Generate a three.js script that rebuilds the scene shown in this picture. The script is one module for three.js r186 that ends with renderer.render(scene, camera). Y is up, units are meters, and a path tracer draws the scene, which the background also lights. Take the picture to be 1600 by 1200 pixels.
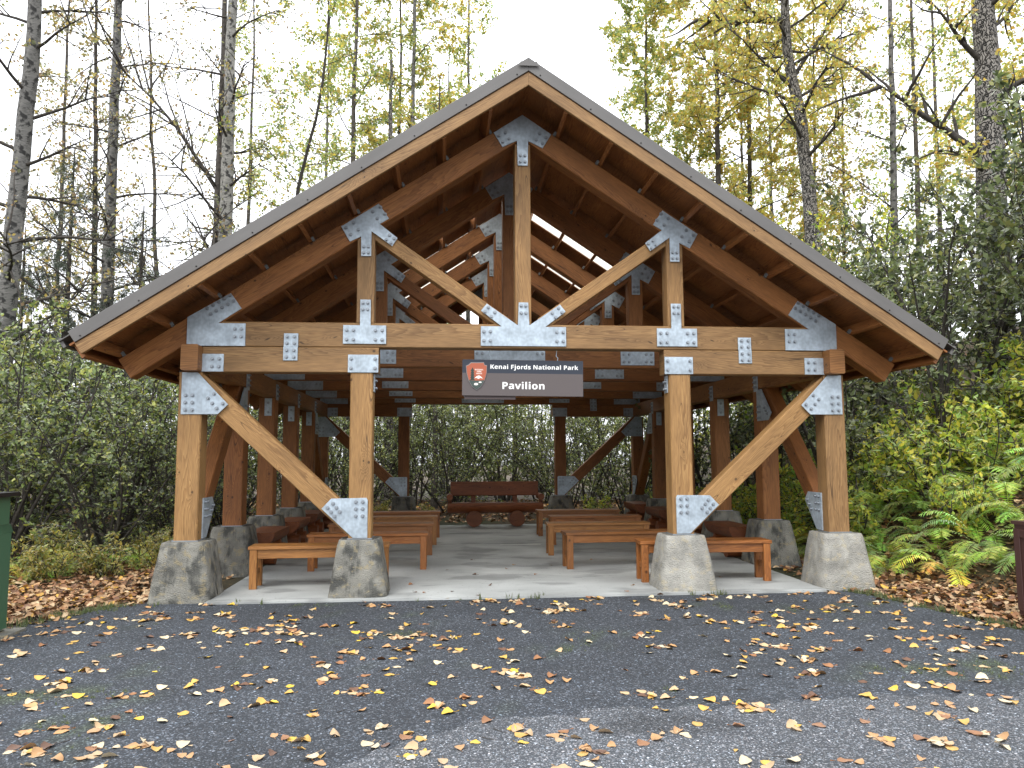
import * as THREE from 'three';
import { mergeGeometries } from 'three/addons/utils/BufferGeometryUtils.js';

// ---------------------------------------------------------------- camera, sky, sun, exposure
const scene = new THREE.Scene();
const camera = new THREE.PerspectiveCamera(52.94, 4 / 3, 0.05, 600);
{
  const yaw = 0.0884, pitch = 0.0949, roll = -0.0045;
  const f = new THREE.Vector3(Math.sin(yaw) * Math.cos(pitch), Math.sin(pitch), -Math.cos(yaw) * Math.cos(pitch));
  const r0 = new THREE.Vector3().crossVectors(f, new THREE.Vector3(0, 1, 0)).normalize(), u0 = new THREE.Vector3().crossVectors(r0, f);
  const r = r0.clone().multiplyScalar(Math.cos(roll)).addScaledVector(u0, Math.sin(roll));
  const u = u0.clone().multiplyScalar(Math.cos(roll)).addScaledVector(r0, -Math.sin(roll));
  const m = new THREE.Matrix4().makeBasis(r, u, f.clone().negate());
  camera.quaternion.setFromRotationMatrix(m);
  camera.position.set(-0.8546, 1.3982, 8.1994);
}
const renderer = new THREE.WebGLRenderer({ antialias: true });
renderer.toneMapping = THREE.LinearToneMapping;
renderer.toneMappingExposure = 1.72;
renderer.shadowMap.enabled = true;
renderer.shadowMap.type = THREE.PCFSoftShadowMap;
{ // overcast sky: a soft bright layer, a little brighter overhead
  const W = 256, H = 128, d = new Float32Array(W * H * 4);
  for (let j = 0; j < H; j++) {
    const el = ((j + 0.5) / H - 0.5) * Math.PI, s = Math.max(0, Math.sin(el));
    for (let i = 0; i < W; i++) {
      const az = (i / W) * Math.PI * 2, c = 1 + 0.05 * Math.sin(az * 3 + 5 * el) + 0.04 * Math.sin(az * 7 - 9 * el);
      const L = (el > -0.05 ? 1.05 + 0.95 * s : 0.4) * c;
      d.set([L * 0.965, L * 0.99, L * 1.04, 1], (j * W + i) * 4);
    }
  }
  const t = new THREE.DataTexture(d, W, H, THREE.RGBAFormat, THREE.FloatType);
  t.mapping = THREE.EquirectangularReflectionMapping; t.magFilter = t.minFilter = THREE.LinearFilter; t.needsUpdate = true;
  scene.background = t; scene.environment = t;
}
const sun = new THREE.DirectionalLight(new THREE.Color(1, 0.97, 0.92), 1.1);
sun.position.set(-12, 30, 18); sun.target.position.set(0, 0, -3); scene.add(sun, sun.target);
sun.castShadow = true; sun.shadow.radius = 34; sun.shadow.mapSize.set(2048, 2048);
Object.assign(sun.shadow.camera, { left: -25, right: 25, top: 25, bottom: -25, near: 1, far: 90 });
sun.name = 'sun';

// ---------------------------------------------------------------- helpers
function rng(seed) { let a = seed >>> 0; return () => { a = (a + 0x6d2b79f5) | 0; let t = Math.imul(a ^ (a >>> 15), 1 | a); t = (t + Math.imul(t ^ (t >>> 7), 61 | t)) ^ t; return ((t ^ (t >>> 14)) >>> 0) / 4294967296; }; }
const V = (x, y, z) => new THREE.Vector3(x, y, z);
const clamp = (x, a = 0, b = 1) => Math.min(b, Math.max(a, x)), mix = (a, b, t) => a + (b - a) * t, sst = (a, b, x) => { const t = clamp((x - a) / (b - a)); return t * t * (3 - 2 * t); };
const HT = new Float32Array(65536); { const r = rng(7); for (let i = 0; i < 65536; i++) HT[i] = r() * Math.PI * 2; }
const HC = HT.map(Math.cos), HS = HT.map(Math.sin);
function pn(x, y, px = 256, py = 256, seed = 0) { // periodic gradient noise, -1..1
  const ix = Math.floor(x), iy = Math.floor(y), fx = x - ix, fy = y - iy;
  const g = (i, j, dx, dy) => { i = ((i % px) + px) % px; j = ((j % py) + py) % py; const k = (i * 131 + j * 7919 + seed * 2711 + ((i * j * 17) & 1023)) & 65535; return HC[k] * dx + HS[k] * dy; };
  const u = fx * fx * fx * (fx * (fx * 6 - 15) + 10), v = fy * fy * fy * (fy * (fy * 6 - 15) + 10);
  return 1.5 * mix(mix(g(ix, iy, fx, fy), g(ix + 1, iy, fx - 1, fy), u), mix(g(ix, iy + 1, fx, fy - 1), g(ix + 1, iy + 1, fx - 1, fy - 1), u), v);
}
function fbm(x, y, px, py, oct, seed = 0) { let s = 0, a = 1, n = 0; for (let o = 0; o < oct; o++) { s += a * pn(x, y, px, py, seed + o * 13); n += a; a *= 0.5; x *= 2; y *= 2; px *= 2; py *= 2; } return s / n; }
const taken = {};
function numbered(n) { const k = taken[n] = (taken[n] ?? -1) + 1; return k ? n + '_' + String(k).padStart(3, '0') : n; }
function texture(W, H, fn, srgb = true, repeat = true) {
  const d = new Uint8Array(W * H * 4);
  for (let j = 0; j < H; j++) for (let i = 0; i < W; i++) { const c = fn(i / W, j / H, i, j); const k = (j * W + i) * 4; d[k] = clamp(c[0], 0, 255); d[k + 1] = clamp(c[1], 0, 255); d[k + 2] = clamp(c[2], 0, 255); d[k + 3] = 255; }
  const t = new THREE.DataTexture(d, W, H, THREE.RGBAFormat); if (srgb) t.colorSpace = THREE.SRGBColorSpace;
  t.magFilter = THREE.LinearFilter; t.minFilter = THREE.LinearMipmapLinearFilter; t.generateMipmaps = true; if (repeat) t.wrapS = t.wrapT = THREE.RepeatWrapping; t.needsUpdate = true; return t;
}
function part(name, geo, mat, parent, label) { const m = new THREE.Mesh(geo, mat); m.name = name; m.castShadow = m.receiveShadow = true; if (label) m.userData.label = label; parent.add(m); return m; }
function thing(name, label, category, group) { const g = new THREE.Group(); g.name = numbered(name); g.userData = { label, category }; if (group) g.userData.group = group; scene.add(g); return g; }
function structure(name, geo, mat, label) { const m = part(name, geo, mat, scene); m.userData = { kind: 'structure', label, category: name.replace(/_/g, ' ').split(' ').slice(-1)[0] }; return m; }

// growing mesh: positions, uv, colours
class MB {
  constructor() { this.p = []; this.i = []; this.uv = []; this.c = []; this.n = []; }
  quad(a, b, c, d, uvs, col) { const k = this.p.length / 3; for (const v of [a, b, c, d]) this.p.push(v.x, v.y, v.z); this.i.push(k, k + 1, k + 2, k, k + 2, k + 3); if (uvs) this.uv.push(...uvs.flat()); if (col) for (let q = 0; q < 4; q++) this.c.push(...col); }
  tube(pts, radii, sides, v0 = 0) {
    const base = this.p.length / 3; let up = V(0.3, 0.1, 1).normalize(), L = v0; const t = V(), a = V(), b = V(), n = V();
    for (let k = 0; k < pts.length; k++) {
      t.copy(pts[Math.min(k + 1, pts.length - 1)]).sub(pts[Math.max(k - 1, 0)]).normalize();
      a.crossVectors(up, t); if (a.lengthSq() < 1e-4) a.set(1, 0, 0).cross(t); a.normalize(); b.crossVectors(t, a); up.copy(b);
      up.copy(b); const keep = b.clone(); if (k) L += pts[k].distanceTo(pts[k - 1]);
      for (let s = 0; s <= sides; s++) { const th = (s / sides) * Math.PI * 2; n.copy(a).multiplyScalar(Math.cos(th)).addScaledVector(b, Math.sin(th)); const r = radii[k]; this.p.push(pts[k].x + n.x * r, pts[k].y + n.y * r, pts[k].z + n.z * r); this.n.push(n.x, n.y, n.z); this.uv.push((s / sides) * Math.max(0.12, radii[0] * 6.283), L); }
      up = keep.cross(t).cross(t).negate(); if (up.lengthSq() < 1e-5) up.set(0, 0, 1); up = a.clone().cross(t).negate(); up = b.clone(); up = V(0.3, 0.1, 1).normalize();
    }
    for (let k = 0; k < pts.length - 1; k++) for (let s = 0; s < sides; s++) { const q = base + k * (sides + 1) + s, w = q + sides + 1; this.i.push(q, q + 1, w + 1, q, w + 1, w); }
  }
  build() { const g = new THREE.BufferGeometry(); g.setAttribute('position', new THREE.Float32BufferAttribute(this.p, 3)); if (this.uv.length) g.setAttribute('uv', new THREE.Float32BufferAttribute(this.uv, 2)); if (this.c.length) g.setAttribute('color', new THREE.Float32BufferAttribute(this.c, 3)); g.setIndex(this.i); if (this.n.length === this.p.length) g.setAttribute('normal', new THREE.Float32BufferAttribute(this.n, 3)); else g.computeVertexNormals(); return g; }
}

// ---------------------------------------------------------------- textures and materials
const T0 = Date.now();
const woodTex = (() => {
  const r = rng(21), knots = []; for (let k = 0; k < 17; k++) knots.push([r() * 4, r() * 1, 0.006 + r() * 0.010, r()]);
  const W = 2048, H = 1024, F = new Float32Array(W * H), B = new Float32Array(W * H), K = new Float32Array(W * H);
  for (let j = 0; j < H; j++) for (let i = 0; i < W; i++) {
    const u = (i / W) * 4, v = j / H; // metres
    let f = v * 62 + 7.5 * pn(u * 0.5, v * 5, 2, 5, 3) + 1.6 * pn(u * 1.25, v * 11, 5, 11, 5) + 0.35 * pn(u * 8, v * 60, 32, 60, 8), dark = 0;
    for (const [ku, kv, kr] of knots) { let du = Math.abs(u - ku); du = Math.min(du, 4 - du); if (du > 0.32) continue; let dv = Math.abs(v - kv); dv = Math.min(dv, 1 - dv); if (dv > 0.14) continue;
      const q = (du / 3.4) ** 2 + dv * dv; f += 4.6 * Math.exp(-q / (2 * (kr * 2.1) ** 2)); const dd = Math.sqrt((du / 1.25) ** 2 + dv * dv) / kr; if (dd < 1.25) dark = Math.max(dark, 1 - sst(0.45, 1.25, dd)); }
    const ck = Math.abs(pn(u * 0.5, v * 9 + 0.04 * pn(u * 10, v * 20, 40, 20, 58), 2, 9, 51)); if (ck < 0.014 && pn(u * 0.75, v * 4, 3, 4, 53) > 0.12) dark = Math.max(dark, 0.85 * (1 - ck / 0.014));
    const g = f - Math.floor(f); F[j * W + i] = Math.pow(g, 1.6) * (1 - sst(0.93, 1, g)); K[j * W + i] = dark;
    B[j * W + i] = 0.55 * pn(u * 1.5, v * 6, 6, 6, 31) + 0.4 * pn(u * 5, v * 40, 20, 40, 37) + 0.6 * pn(u * 12, v * 300, 48, 300, 17);
  }
  const col = texture(W, H, (u, v, i, j) => { const k = j * W + i, ring = F[k], b = B[k], kn = K[k], l = 1 + 0.17 * b - 0.20 * ring; const m = mix(l, 0.52, kn); return [210 * m, (172 - 7 * ring) * Math.pow(m, 1.08), (120 - 10 * ring) * Math.pow(m, 1.2)]; });
  const bump = texture(W, H, (u, v, i, j) => { const k = j * W + i; const h = 150 + 50 * F[k] + 30 * B[k] - 40 * K[k]; return [h, h, h]; }, false);
  return { col, bump };
})();
const wood = (r, g, b, rough = 0.62) => new THREE.MeshStandardMaterial({ color: new THREE.Color().setRGB(r, g, b), map: woodTex.col, bumpMap: woodTex.bump, bumpScale: 0.003, roughness: rough });
const woodFront = [wood(0.49, 0.43, 0.345), wood(0.54, 0.475, 0.375), wood(0.43, 0.385, 0.33)];
const woodInner = [wood(0.44, 0.27, 0.155), wood(0.41, 0.245, 0.14), wood(0.47, 0.30, 0.18)];
const woodChord = woodInner;
const woodBench = [wood(0.50, 0.285, 0.14, 0.45), wood(0.43, 0.265, 0.145, 0.45), wood(0.53, 0.365, 0.205, 0.45)];
const woodLog = [wood(0.36, 0.165, 0.095, 0.55), wood(0.28, 0.135, 0.085, 0.55)];
const deckMat = wood(0.44, 0.27, 0.155, 0.7);
const galvTex = texture(512, 512, (u, v) => { const a = pn(u * 26, v * 26, 26, 26, 2), b = fbm(u * 5, v * 5, 5, 5, 4, 9), c = pn(u * 90, v * 12, 90, 12, 4); const l = 1 + 0.045 * Math.sign(a) * Math.sqrt(Math.abs(a)) + 0.17 * b + 0.03 * c; return [178 * l, 187 * l, 193 * l]; });
const galvRough = texture(256, 256, (u, v) => { const l = 120 + 60 * fbm(u * 9, v * 9, 9, 9, 3, 4); return [l, l, l]; }, false);
const galv = new THREE.MeshStandardMaterial({ map: galvTex, roughnessMap: galvRough, roughness: 1, metalness: 0.35, color: new THREE.Color().setRGB(0.92, 0.96, 1) });
const galvBolt = new THREE.MeshStandardMaterial({ color: new THREE.Color().setRGB(0.30, 0.33, 0.36), roughness: 0.45, metalness: 0.6 });
const roofMetal = new THREE.MeshStandardMaterial({ color: new THREE.Color().setRGB(0.150, 0.143, 0.136), roughness: 0.5, metalness: 0.25, map: texture(256, 256, (u, v) => { const l = 235 + 22 * fbm(u * 6, v * 6, 6, 6, 4, 3); return [l, l, l]; }) });
const screwMat = new THREE.MeshStandardMaterial({ color: 0x3a3836, roughness: 0.5 }), tieMat = new THREE.MeshStandardMaterial({ color: 0x6f7475, roughness: 0.6, metalness: 0.3 });
const skylightMat = new THREE.MeshPhysicalMaterial({ color: new THREE.Color().setRGB(0.95, 0.91, 0.82), transmission: 0.95, roughness: 0.9, thickness: 0, side: THREE.DoubleSide });
const pierMake = (ds, dt, seed) => texture(768, 768, (u, v) => {
  const a = fbm(u * 5, v * 5, 5, 5, 5, 1 + seed), s = sst(-0.12, 0.42, fbm(u * 7, v * 5, 7, 5, 6, 40 + seed) + 0.12 * pn(u * 60, v * 9, 60, 9, 43)), t = sst(0.08, 0.42, fbm(u * 12, v * 14, 12, 14, 6, 77) + 0.1 * pn(u * 70, v * 40, 70, 40, 71)), pit = pn(u * 120, v * 120, 120, 120, 5) > 0.62 ? 0.75 : 1, g = pn(u * 220, v * 220, 220, 220, 6);
  let l = (152 + 42 * a + 12 * g) * pit; let c = [l, l * 0.985, l * 0.95]; c = c.map((x, k) => mix(x, x * [0.56, 0.57, 0.58][k], s * ds)); c = c.map((x, k) => mix(x, [178, 163, 132][k] * (1 + 0.1 * g), t * dt)); return c;
});
const pierTex = pierMake(0.9, 0.7, 0), pierClean = pierMake(0.22, 0.4, 3);
const pierBump = texture(512, 512, (u, v) => { const l = 128 + 70 * fbm(u * 9, v * 9, 9, 9, 5, 21) + 25 * pn(u * 90, v * 90, 90, 90, 3); return [l, l, l]; }, false);
const pierMats = [[0.50, 0.50, 0.47], [0.62, 0.62, 0.58], [0.96, 0.96, 0.92]].map((c, k) => new THREE.MeshStandardMaterial({ map: k === 2 ? pierClean : pierTex, bumpMap: pierBump, bumpScale: 0.035, roughness: 0.92, color: new THREE.Color().setRGB(...c) }));
const slabTex = texture(1024, 1024, (u, v) => {
  const a = fbm(u * 4, v * 5, 4, 5, 5, 1), st = sst(0.05, 0.35, fbm(u * 7, v * 12, 7, 12, 4, 33)), g = pn(u * 500, v * 500, 500, 500, 6), br = pn(u * 12, v * 300, 12, 300, 9), sp = pn(u * 160, v * 160, 160, 160, 12) > 0.7 ? 0.8 : 1;
  const l = (166 + 44 * a + 6 * g + 6 * br) * (1 - 0.16 * st) * sp; return [l * 0.985, l, l * 0.985];
});
const slabMat = new THREE.MeshStandardMaterial({ map: slabTex, roughness: 0.72 });
const gravelTex = (base, spread, light, seed) => {
  const r = rng(seed), W = 1024, stones = new Float32Array(W * W), sh = new Float32Array(W * W), H = new Float32Array(W * W);
  for (let k = 0; k < 42000; k++) { const x = r() * W, y = r() * W, rad = 1.0 + r() * r() * 3.4, v = r(), w = r(), ax = 0.7 + r() * 0.6; const R = Math.ceil(rad * 1.4);
    for (let j = -R; j <= R; j++) for (let i = -R; i <= R; i++) { const q = Math.hypot(i * ax, j / ax) / rad; if (q > 1) continue; const kk = (((y + j) | 0) & 1023) * W + (((x + i) | 0) & 1023); const hh = Math.sqrt(1 - q * q) * rad; if (hh > H[kk] * 0.7) { H[kk] = hh; stones[kk] = v; sh[kk] = w; } } }
  const col = texture(W, W, (u, v, i, j) => { const k = j * W + i; const cl = 0.12 * fbm(u * 4, v * 4, 4, 4, 3, seed); const s = stones[k]; const b = H[k] > 0 ? base + spread * (s - 0.5) + (s > 0.9 ? light * (s - 0.9) * 10 : 0) : base * 0.55; const l = b * (1 + cl); return [l * (0.94 + 0.08 * sh[k]), l * 1.0, l * (1.06 - 0.06 * sh[k])]; });
  const bump = texture(W, W, (u, v, i, j) => { const h = Math.min(255, H[j * W + i] * 60); return [h, h, h]; }, false);
  return { col, bump };
};
const g1 = gravelTex(84, 54, 45, 5), g2 = gravelTex(108, 66, 60, 9);
const chipMat = new THREE.MeshStandardMaterial({ map: g1.col, bumpMap: g1.bump, bumpScale: 0.006, roughness: 0.9, vertexColors: true });
const oldMat = new THREE.MeshStandardMaterial({ map: g2.col, bumpMap: g2.bump, bumpScale: 0.004, roughness: 0.9, vertexColors: true });
const soilMat = new THREE.MeshStandardMaterial({ map: texture(1024, 1024, (u, v) => { const a = fbm(u * 8, v * 8, 8, 8, 6, 3), b = pn(u * 140, v * 140, 140, 140, 8), c = sst(0.1, 0.4, fbm(u * 40, v * 40, 40, 40, 3, 55)); const l = 1 + 0.35 * a + 0.3 * b; return [mix(62, 100, c) * l, mix(52, 76, c) * l, mix(36, 48, c) * l]; }), roughness: 1, vertexColors: true });
const barkBirch = new THREE.MeshStandardMaterial({ roughness: 0.85, map: texture(256, 1024, (u, v) => {
  const a = fbm(u * 3, v * 9, 3, 9, 4, 3), lent = sst(0.36, 0.55, pn(u * 5, v * 120, 5, 120, 7) + 0.25 * pn(u * 2, v * 20, 2, 20, 8)), patch = sst(0.04, 0.30, fbm(u * 3, v * 7, 3, 7, 4, 19)), gr = pn(u * 60, v * 200, 60, 200, 2);
  let l = 172 + 36 * a + 10 * gr; l = mix(l, 74, lent * 0.8); l = mix(l, 50 + 16 * gr, patch * 0.9); return [l, l * 0.985, l * 0.955]; }), color: new THREE.Color().setRGB(0.37, 0.37, 0.37) });
const barkPale = new THREE.MeshStandardMaterial({ roughness: 0.85, map: barkBirch.map, color: new THREE.Color().setRGB(0.68, 0.68, 0.66) });
const barkRough = new THREE.MeshStandardMaterial({ roughness: 0.95, bumpScale: 0.03, map: texture(512, 1024, (u, v) => {
  const a = Math.abs(pn(u * 10 + 0.7 * pn(u * 4, v * 8, 4, 8, 5), v * 14, 10, 14, 3)), b = fbm(u * 5, v * 6, 5, 6, 4, 11), c = pn(u * 60, v * 90, 60, 90, 6), l = 46 + 120 * sst(0.02, 0.35, a) + 34 * b + 16 * c; return [l, l * 0.965, l * 0.92]; }), color: new THREE.Color().setRGB(0.66, 0.66, 0.66) });
barkRough.bumpMap = texture(512, 512, (u, v) => { const a = Math.abs(pn(u * 10 + 0.7 * pn(u * 4, v * 8, 4, 8, 5), v * 14, 10, 14, 3)), l = 255 * sst(0.0, 0.35, a); return [l, l, l]; }, false);
const barkDark = new THREE.MeshStandardMaterial({ roughness: 0.95, map: texture(128, 512, (u, v) => { const l = 84 + 46 * fbm(u * 4, v * 12, 4, 12, 5, 3); return [l, l * 0.93, l * 0.86]; }), color: new THREE.Color().setRGB(0.55, 0.55, 0.55) });
const barkGrey = new THREE.MeshStandardMaterial({ roughness: 0.95, map: barkDark.map, color: new THREE.Color().setRGB(0.95, 0.97, 1.0) });
const leafMat = (coat, tr = 0.4) => new THREE.MeshPhysicalMaterial({ color: 0xffffff, vertexColors: true, roughness: 0.95, transmission: tr, thickness: 0, clearcoat: coat, clearcoatRoughness: 0.24, side: THREE.DoubleSide });
const leafGloss = leafMat(1.0, 0.5), leafDull = leafMat(0.2, 0.65), fernMat = leafMat(0.1, 0.5);
console.log('textures', Date.now() - T0);

// ---------------------------------------------------------------- terrain
function hill(x, z) {
  let h = -0.03;
  const e = x - (4.35 + 0.25 * Math.sin(z * 0.7) + (z > 0 ? 0.25 * z : 0) + (z < -9 ? (-9 - z) * 0.25 : 0));
  if (e > 0) h += 0.52 * e * sst(0, 1.6, e) * (e < 9 ? 1 : 9 / e + 0.35 * (1 - 9 / e)) + 0.06 * pn(x * 0.9, z * 0.9) * sst(0, 1, e);
  if (z < -9.6) h += 0.10 * sst(0, 2, -9.6 - z);
  if (x < -4.9) h += (0.05 + 0.07 * pn(x * 0.8, z * 0.8)) * sst(0, 1.5, -4.9 - x);
  return h;
}
{
  const xs = [], zs = []; for (let x = -90; x < -12; x += 4) xs.push(x); for (let x = -12; x < 16; x += 0.35) xs.push(x); for (let x = 16; x <= 92; x += 4) xs.push(x);
  for (let z = 40; z > 5; z -= 3) zs.push(z); for (let z = 5; z > -14; z -= 0.35) zs.push(z); for (let z = -14; z >= -120; z -= 4) zs.push(z);
  const m = new MB(); for (const z of zs) for (const x of xs) { m.p.push(x, hill(x, z), z); m.uv.push(x / 2.2, z / 2.2); const k = 0.9 + 0.25 * pn(x * 0.6, z * 0.6, 256, 256, 4), gr = sst(0.15, 0.5, pn(x * 0.5 + 9, z * 0.5, 256, 256, 14)); m.c.push(k * mix(1, 0.6, gr), k * mix(1, 0.95, gr), k * mix(1, 0.55, gr)); }
  for (let j = 0; j < zs.length - 1; j++) for (let i = 0; i < xs.length - 1; i++) { const a = j * xs.length + i, b = a + xs.length; m.i.push(a, a + 1, b + 1, a, b + 1, b); }
  structure('forest_ground', m.build(), soilMat, 'brown forest floor rising to a bank beside the pavilion');
}
function sheet(name, edge, y, mat, tint, label, step, grain) { // flat sheet bounded by polygon edge(x): far limit of z as a function of x
  const m = new MB(), [x0, x1, zNear, zFar] = edge, rows = Math.round(9 / step), cols = Math.round((x1 - x0) / step);
  for (let j = 0; j <= rows; j++) for (let i = 0; i <= cols; i++) { const x = mix(x0, x1, i / cols), zf = zFar(x), z = mix(zNear, zf, j / rows); m.p.push(x, y, z); m.uv.push(x / grain, z / grain); m.c.push(...tint(x, z)); }
  for (let j = 0; j < rows; j++) for (let i = 0; i < cols; i++) { const a = j * (cols + 1) + i, b = a + cols + 1; m.i.push(a, a + 1, b + 1, a, b + 1, b); }
  return structure(name, m.build(), mat, label);
}
const edgeOf = (x) => { // where the dark chip paving meets slab or litter
  const n = 0.10 * pn(x * 2.1, 3.3) + 0.05 * pn(x * 6.1, 1.3);
  if (x < -3.2) return (x < -4.6 ? 1.25 + (-4.6 - x) * 0.25 : mix(1.25, 0.1, sst(-4.7, -3.75, x))) + n;
  if (x > 3.25) return (x > 3.9 ? 2.35 + (x - 3.9) * 0.35 : mix(0.2, 2.35, sst(3.35, 3.95, x))) + n;
  return 0.2;
};
const mossAt = (x, z) => sst(0.16, 0.5, fbm(x * 0.9 + 4.2, z * 1.4 + 2, 256, 256, 4, 61)) * sst(-0.15, 0.2, pn(x * 9, z * 9, 256, 256, 66));
sheet('chip_paving', [-14, 14, 16, edgeOf], -0.021, chipMat, (x, z) => { const k = 0.98 + 0.34 * fbm(x * 0.7, z * 0.9, 256, 256, 5, 8), ms = 0.75 * mossAt(x, z); return [k * mix(0.83, 0.82, ms), k * mix(0.89, 1.05, ms), k * mix(0.98, 0.46, ms)]; }, 'dark grey chip-sealed paving in front of the pavilion', 0.11, 2.1);
const oldEdge = (x) => 3.76 + 0.10 * pn(x * 1.5, 8.8) + 0.07 * pn(x * 5.5, 2.2) + 0.09 * pn(x * 13, 4.2) + (x < -0.55 ? (-0.55 - x) * 0.85 : 0) - 0.02 * x;
sheet('old_asphalt', [-3.2, 14, 16, (x) => Math.min(15.5, oldEdge(x))], -0.016, oldMat, (x, z) => { const k = 1.0 + 0.34 * fbm(x * 0.8, z * 1.0, 256, 256, 5, 18); const d = Math.hypot((x - 0.35) / 0.42, (z - 4.02) / 0.2); const dk = 1 - 0.4 * (1 - sst(0.6, 1.1, d + 0.3 * pn(x * 4, z * 4))); return [k * dk, k * dk, k * dk * 1.02]; }, 'pale worn asphalt at the road edge', 0.07, 1.7);
{
  const g = new THREE.BoxGeometry(6.36, 0.16, 8.42, 1, 1, 1); const uv = g.attributes.uv, p = g.attributes.position; for (let i = 0; i < uv.count; i++) uv.setXY(i, p.getX(i) / 5.3, p.getZ(i) / 5.3 + p.getY(i));
  g.translate(0, -0.08, 0.27 - 4.21); structure('concrete_slab', g, slabMat, 'smooth pale grey concrete floor slab of the pavilion');
  const mk = part('white_strip', new THREE.BoxGeometry(0.66, 0.002, 0.022), new THREE.MeshStandardMaterial({ color: 0xe8e8e2, roughness: 0.7 }), scene.children.find((o) => o.name === 'concrete_slab')); mk.position.set(0.38, 0.0012, -4.35); mk.rotation.y = 0.02;  // narrow white strip lying across the floor
}

// ---------------------------------------------------------------- timber
const trand = rng(99);
// bar from A to B; w = size across (side axis), h = size along up; chamfered edges; cut0/cut1 = shift of the ends per unit of local up
function timber(A, B, w, h, up = V(0, 1, 0), cut0 = 0, cut1 = 0, ch = 0.008) {
  const d = B.clone().sub(A), L = d.length(); d.normalize(); const s = V().crossVectors(d, up).normalize(), u = V().crossVectors(s, d);
  const a = w / 2, b = h / 2, c = ch, prof = [[-a + c, -b], [a - c, -b], [a, -b + c], [a, b - c], [a - c, b], [-a + c, b], [-a, b - c], [-a, -b + c]];
  const m = new MB(), u0 = trand() * 4, v0 = trand(); let per = 0; const pt = (q, e) => A.clone().addScaledVector(d, (e ? L + cut1 * q[1] : cut0 * q[1])).addScaledVector(s, q[0]).addScaledVector(u, q[1]);
  for (let k = 0; k < 8; k++) { const p = prof[k], q = prof[(k + 1) % 8], l = Math.hypot(p[0] - q[0], p[1] - q[1]); m.quad(pt(p, 0), pt(p, 1), pt(q, 1), pt(q, 0), [[u0 / 4, v0 + per], [(u0 + L) / 4, v0 + per], [(u0 + L) / 4, v0 + per + l], [u0 / 4, v0 + per + l]]); per += l; }
  const g0 = m.build();
  const e = new MB(); for (const end of [0, 1]) { const k = e.p.length / 3; for (const q of prof) { const v = pt(q, end); e.p.push(v.x, v.y, v.z); e.uv.push(q[0] * 0.12 + u0, q[1] * 0.5 + v0); } for (let t = 1; t < 7; t++) end ? e.i.push(k, k + t + 1, k + t) : e.i.push(k, k + t, k + t + 1); }
  return mergeGeometries([g0.toNonIndexed(), e.build().toNonIndexed()].map((g) => { g.computeVertexNormals(); return g; }));
}
const pick = (arr) => arr[Math.floor(trand() * arr.length)];
const SP = 1.7418, Z = [0, 1, 2, 3, 4, 5].map((i) => -SP * i), M = 0.66, XO = 3.466, XI = 1.7187, YB = 2.5655, YT = 2.8303, YL = 2.2948, HP = 0.563, PW = 0.235;

const pav = thing('pavilion', 'open timber-framed pavilion with steel gusset plates and dark metal gable roof', 'pavilion');
const boltHead = (() => { const c = new THREE.CylinderGeometry(0.0115, 0.0140, 0.020, 6); c.rotateX(Math.PI / 2); c.translate(0, 0, 0.013); const w = new THREE.CylinderGeometry(0.021, 0.021, 0.004, 10); w.rotateX(Math.PI / 2); w.translate(0, 0, 0.002); return mergeGeometries([c, w]); })();
// plate: polygon in a plane; frame: function local(x,y,depth) -> matrix
function plate(poly, bolts, matrix, parent = pav) {
  const sh = new THREE.Shape(poly.map(([x, y]) => new THREE.Vector2(x, y))), g = new THREE.ExtrudeGeometry(sh, { depth: 0.010, bevelEnabled: true, bevelSize: 0.0015, bevelThickness: 0.0015, bevelSegments: 1, curveSegments: 1 });
  const uv = g.attributes.uv, p = g.attributes.position, o = [trand(), trand()]; for (let i = 0; i < uv.count; i++) uv.setXY(i, p.getX(i) * 1.1 + o[0], p.getY(i) * 1.1 + o[1]);
  g.applyMatrix4(matrix); const m = part('connector_plate', g, galv, parent);
  if (bolts.length) { const b = mergeGeometries(bolts.map(([x, y]) => { const q = boltHead.clone(); q.rotateZ(x * 37 + y * 91); q.translate(x, y, 0.0115); return q; })); b.applyMatrix4(matrix); part('bolts', b, galvBolt, m).userData.kind = 'stuff'; }
  return m;
}
const front = (z) => new THREE.Matrix4().makeTranslation(0, 0, z + 0.0016);
const mirror = (p) => p.map(([x, y]) => [-x, y]);
const grid = (x0, x1, nx, y0, y1, ny) => { const o = []; for (let i = 0; i < nx; i++) for (let j = 0; j < ny; j++) o.push([nx > 1 ? mix(x0, x1, i / (nx - 1)) : x0, ny > 1 ? mix(y0, y1, j / (ny - 1)) : y0]); return o; };
const along = (a, b, n, off) => { const o = [], dx = b[0] - a[0], dy = b[1] - a[1], l = Math.hypot(dx, dy), nx = -dy / l, ny = dx / l; for (let i = 0; i < n; i++) for (const s of off) o.push([a[0] + dx * i / Math.max(1, n - 1) + nx * s, a[1] + dy * i / Math.max(1, n - 1) + ny * s]); return o; };

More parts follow.
